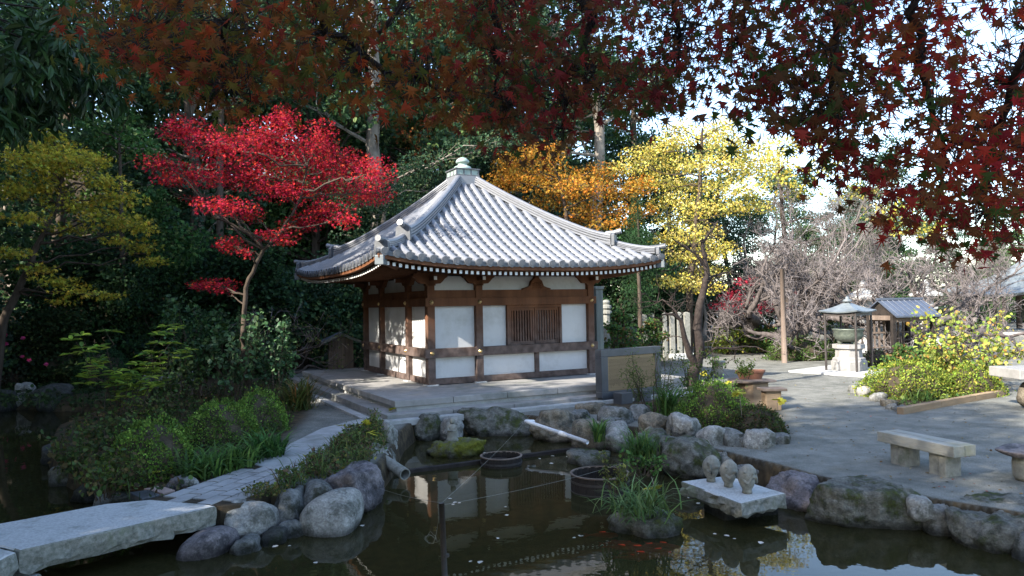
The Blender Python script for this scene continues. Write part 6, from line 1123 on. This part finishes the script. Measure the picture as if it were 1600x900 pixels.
while CLN < 1400 and tries < 9000:
    tries += 1; x = rng.uniform(120, 1680); y = rng.uniform(-60, 430); lim = np.interp(x, BX, BY)
    if y > lim-14: continue
    e = (lim-y); pr = 1.0
    if x > 1120: pr = .62
    if 1390 < x < 1600 and y < 110 and not (1390 < x < 1490): pr *= .35
    if 1340 < x < 1480 and 150 < y < 250: pr *= .35
    if 1090 < x < 1135 and y > 110: pr *= .3
    if x > 1480 and 40 < y < 130: pr *= .6
    if 560 < x < 680 and y < 70: pr *= .35
    if x < 330 and y < 40: pr *= .5
    if rng.random() > pr: continue
    dep = rng.uniform(2.7, 4.2); cl.append((np.array(D(x, y, dep)-MB), x, y)); CLN += 1
cols_by = lambda x: [(.20, .030, .018, 3), (.075, .085, .018, 4), (.34, .06, .02, 2), (.20, .10, .018, 2)] if x < 760 else ([(.16, .022, .022, 3), (.05, .08, .02, 4), (.28, .035, .025, 2)] if x < 1380 else [(.26, .022, .025, 4), (.05, .085, .02, 3), (.42, .05, .02, 2)])
Lc, Lt, Ln, Ls, Lcol = [], [], [], [], []
for c, x, y in cl:
    j_ = np.argmin(np.linalg.norm(LB-c, axis=1)); s0 = LB[j_]
    if np.linalg.norm(s0-c) < 1.6: bg_.tube(curve(s0, c, rng, 6, .08, sag=.06), np.linspace(.0032, .0012, 6), 4, cap=False)
    n = rng.integers(4, 8) if x < 1120 else rng.integers(6, 10); pal = cols_by(x); base = palette(rng, 1, pal, .1)[0]
    C = c+rng.normal(0, 1, (n, 3))*np.array((.085, .085, .045)); tip = rng.normal(0, .55, (n, 3)); tip[:, 2] -= .75; nor = rng.normal(0, .8, (n, 3)); nor[:, 2] += .45; nor[:, 1] -= .45
    Lc.append(C); Lt.append(tip); Ln.append(nor); Ls.append(rng.uniform(.05, .078, n)*(1.08 if x > 1120 else .92)); cc = palette(rng, n, pal, .25); Lcol.append((cc*.5+base*.5)*1.15)
Lc, Lt, Ln, Ls, Lcol = map(np.concatenate, (Lc, Lt, Ln, Ls, Lcol))
kind(obj('branches', bg_, M['bark_dark'], mp, smooth=True), 'stuff')
vis = ((Lc+np.array(MB))[:, 1] > 0); score = Ls/np.maximum(.5, (Lc+np.array(MB))[:, 1]); P3 = Lc+np.array(MB); pxx = 800+FPX*P3[:, 0]/P3[:, 1]; pyy = 476-FPX*(P3[:, 2]-EYE)/P3[:, 1]
score = np.where((pxx > 0) & (pxx < 1600) & (pyy > 5), score, 0); order = np.argsort(-score); big = order[:300]; rest = order[300:]
g = Geo(); scatter(g, STAR7, Lc[rest], Lt[rest], Ln[rest], Ls[rest], Lcol[rest]); kind(obj('foliage', g, M['leaf_thin'], mp), 'stuff')
for i_ in big: g = Geo(); scatter(g, STAR7, Lc[i_:i_+1], Lt[i_:i_+1], Ln[i_:i_+1], Ls[i_:i_+1], Lcol[i_:i_+1]); obj('leaf', g, M['leaf_thin'], mp)
t = thing('overhanging_evergreen', 'dark large leaved evergreen branch hanging in the upper left corner', 'tree', (-6.2, 5.0, 0)); b = Vector(t.location); g = Geo(); tr_ = curve((0, 0, -.2), (-.2, .4, 6.0), rng, 7, .02); g.tube(tr_, np.linspace(.2, .1, 7), 9); lg = Geo(); cl = []
for (x, y) in [(20, 40), (60, 20), (100, 60), (30, 100), (80, 110), (130, 100), (140, 130), (20, 150), (60, 160), (-20, 70), (-20, 130), (110, 20), (-40, 20), (40, 180), (10, 190), (90, 80), (50, 70), (160, 145), (70, 135), (-30, 180)]:
    c = np.array(D(x, y, 5.6+rng.uniform(-.6, .6))-b); g.tube(curve(tr_[-2], c, rng, 6, .04), np.linspace(.03, .004, 6), 5, cap=False); cl.append((c, (.28, .3, .18), 1))
obj('trunk', g, M['bark_dark'], t, smooth=True); clump_leaves(lg, rng, cl, 85, .12, WL, [(.02, .045, .014, 3), (.03, .06, .018, 1)], .9, .2, .6); obj('foliage', lg, M['leaf_gloss'], t)
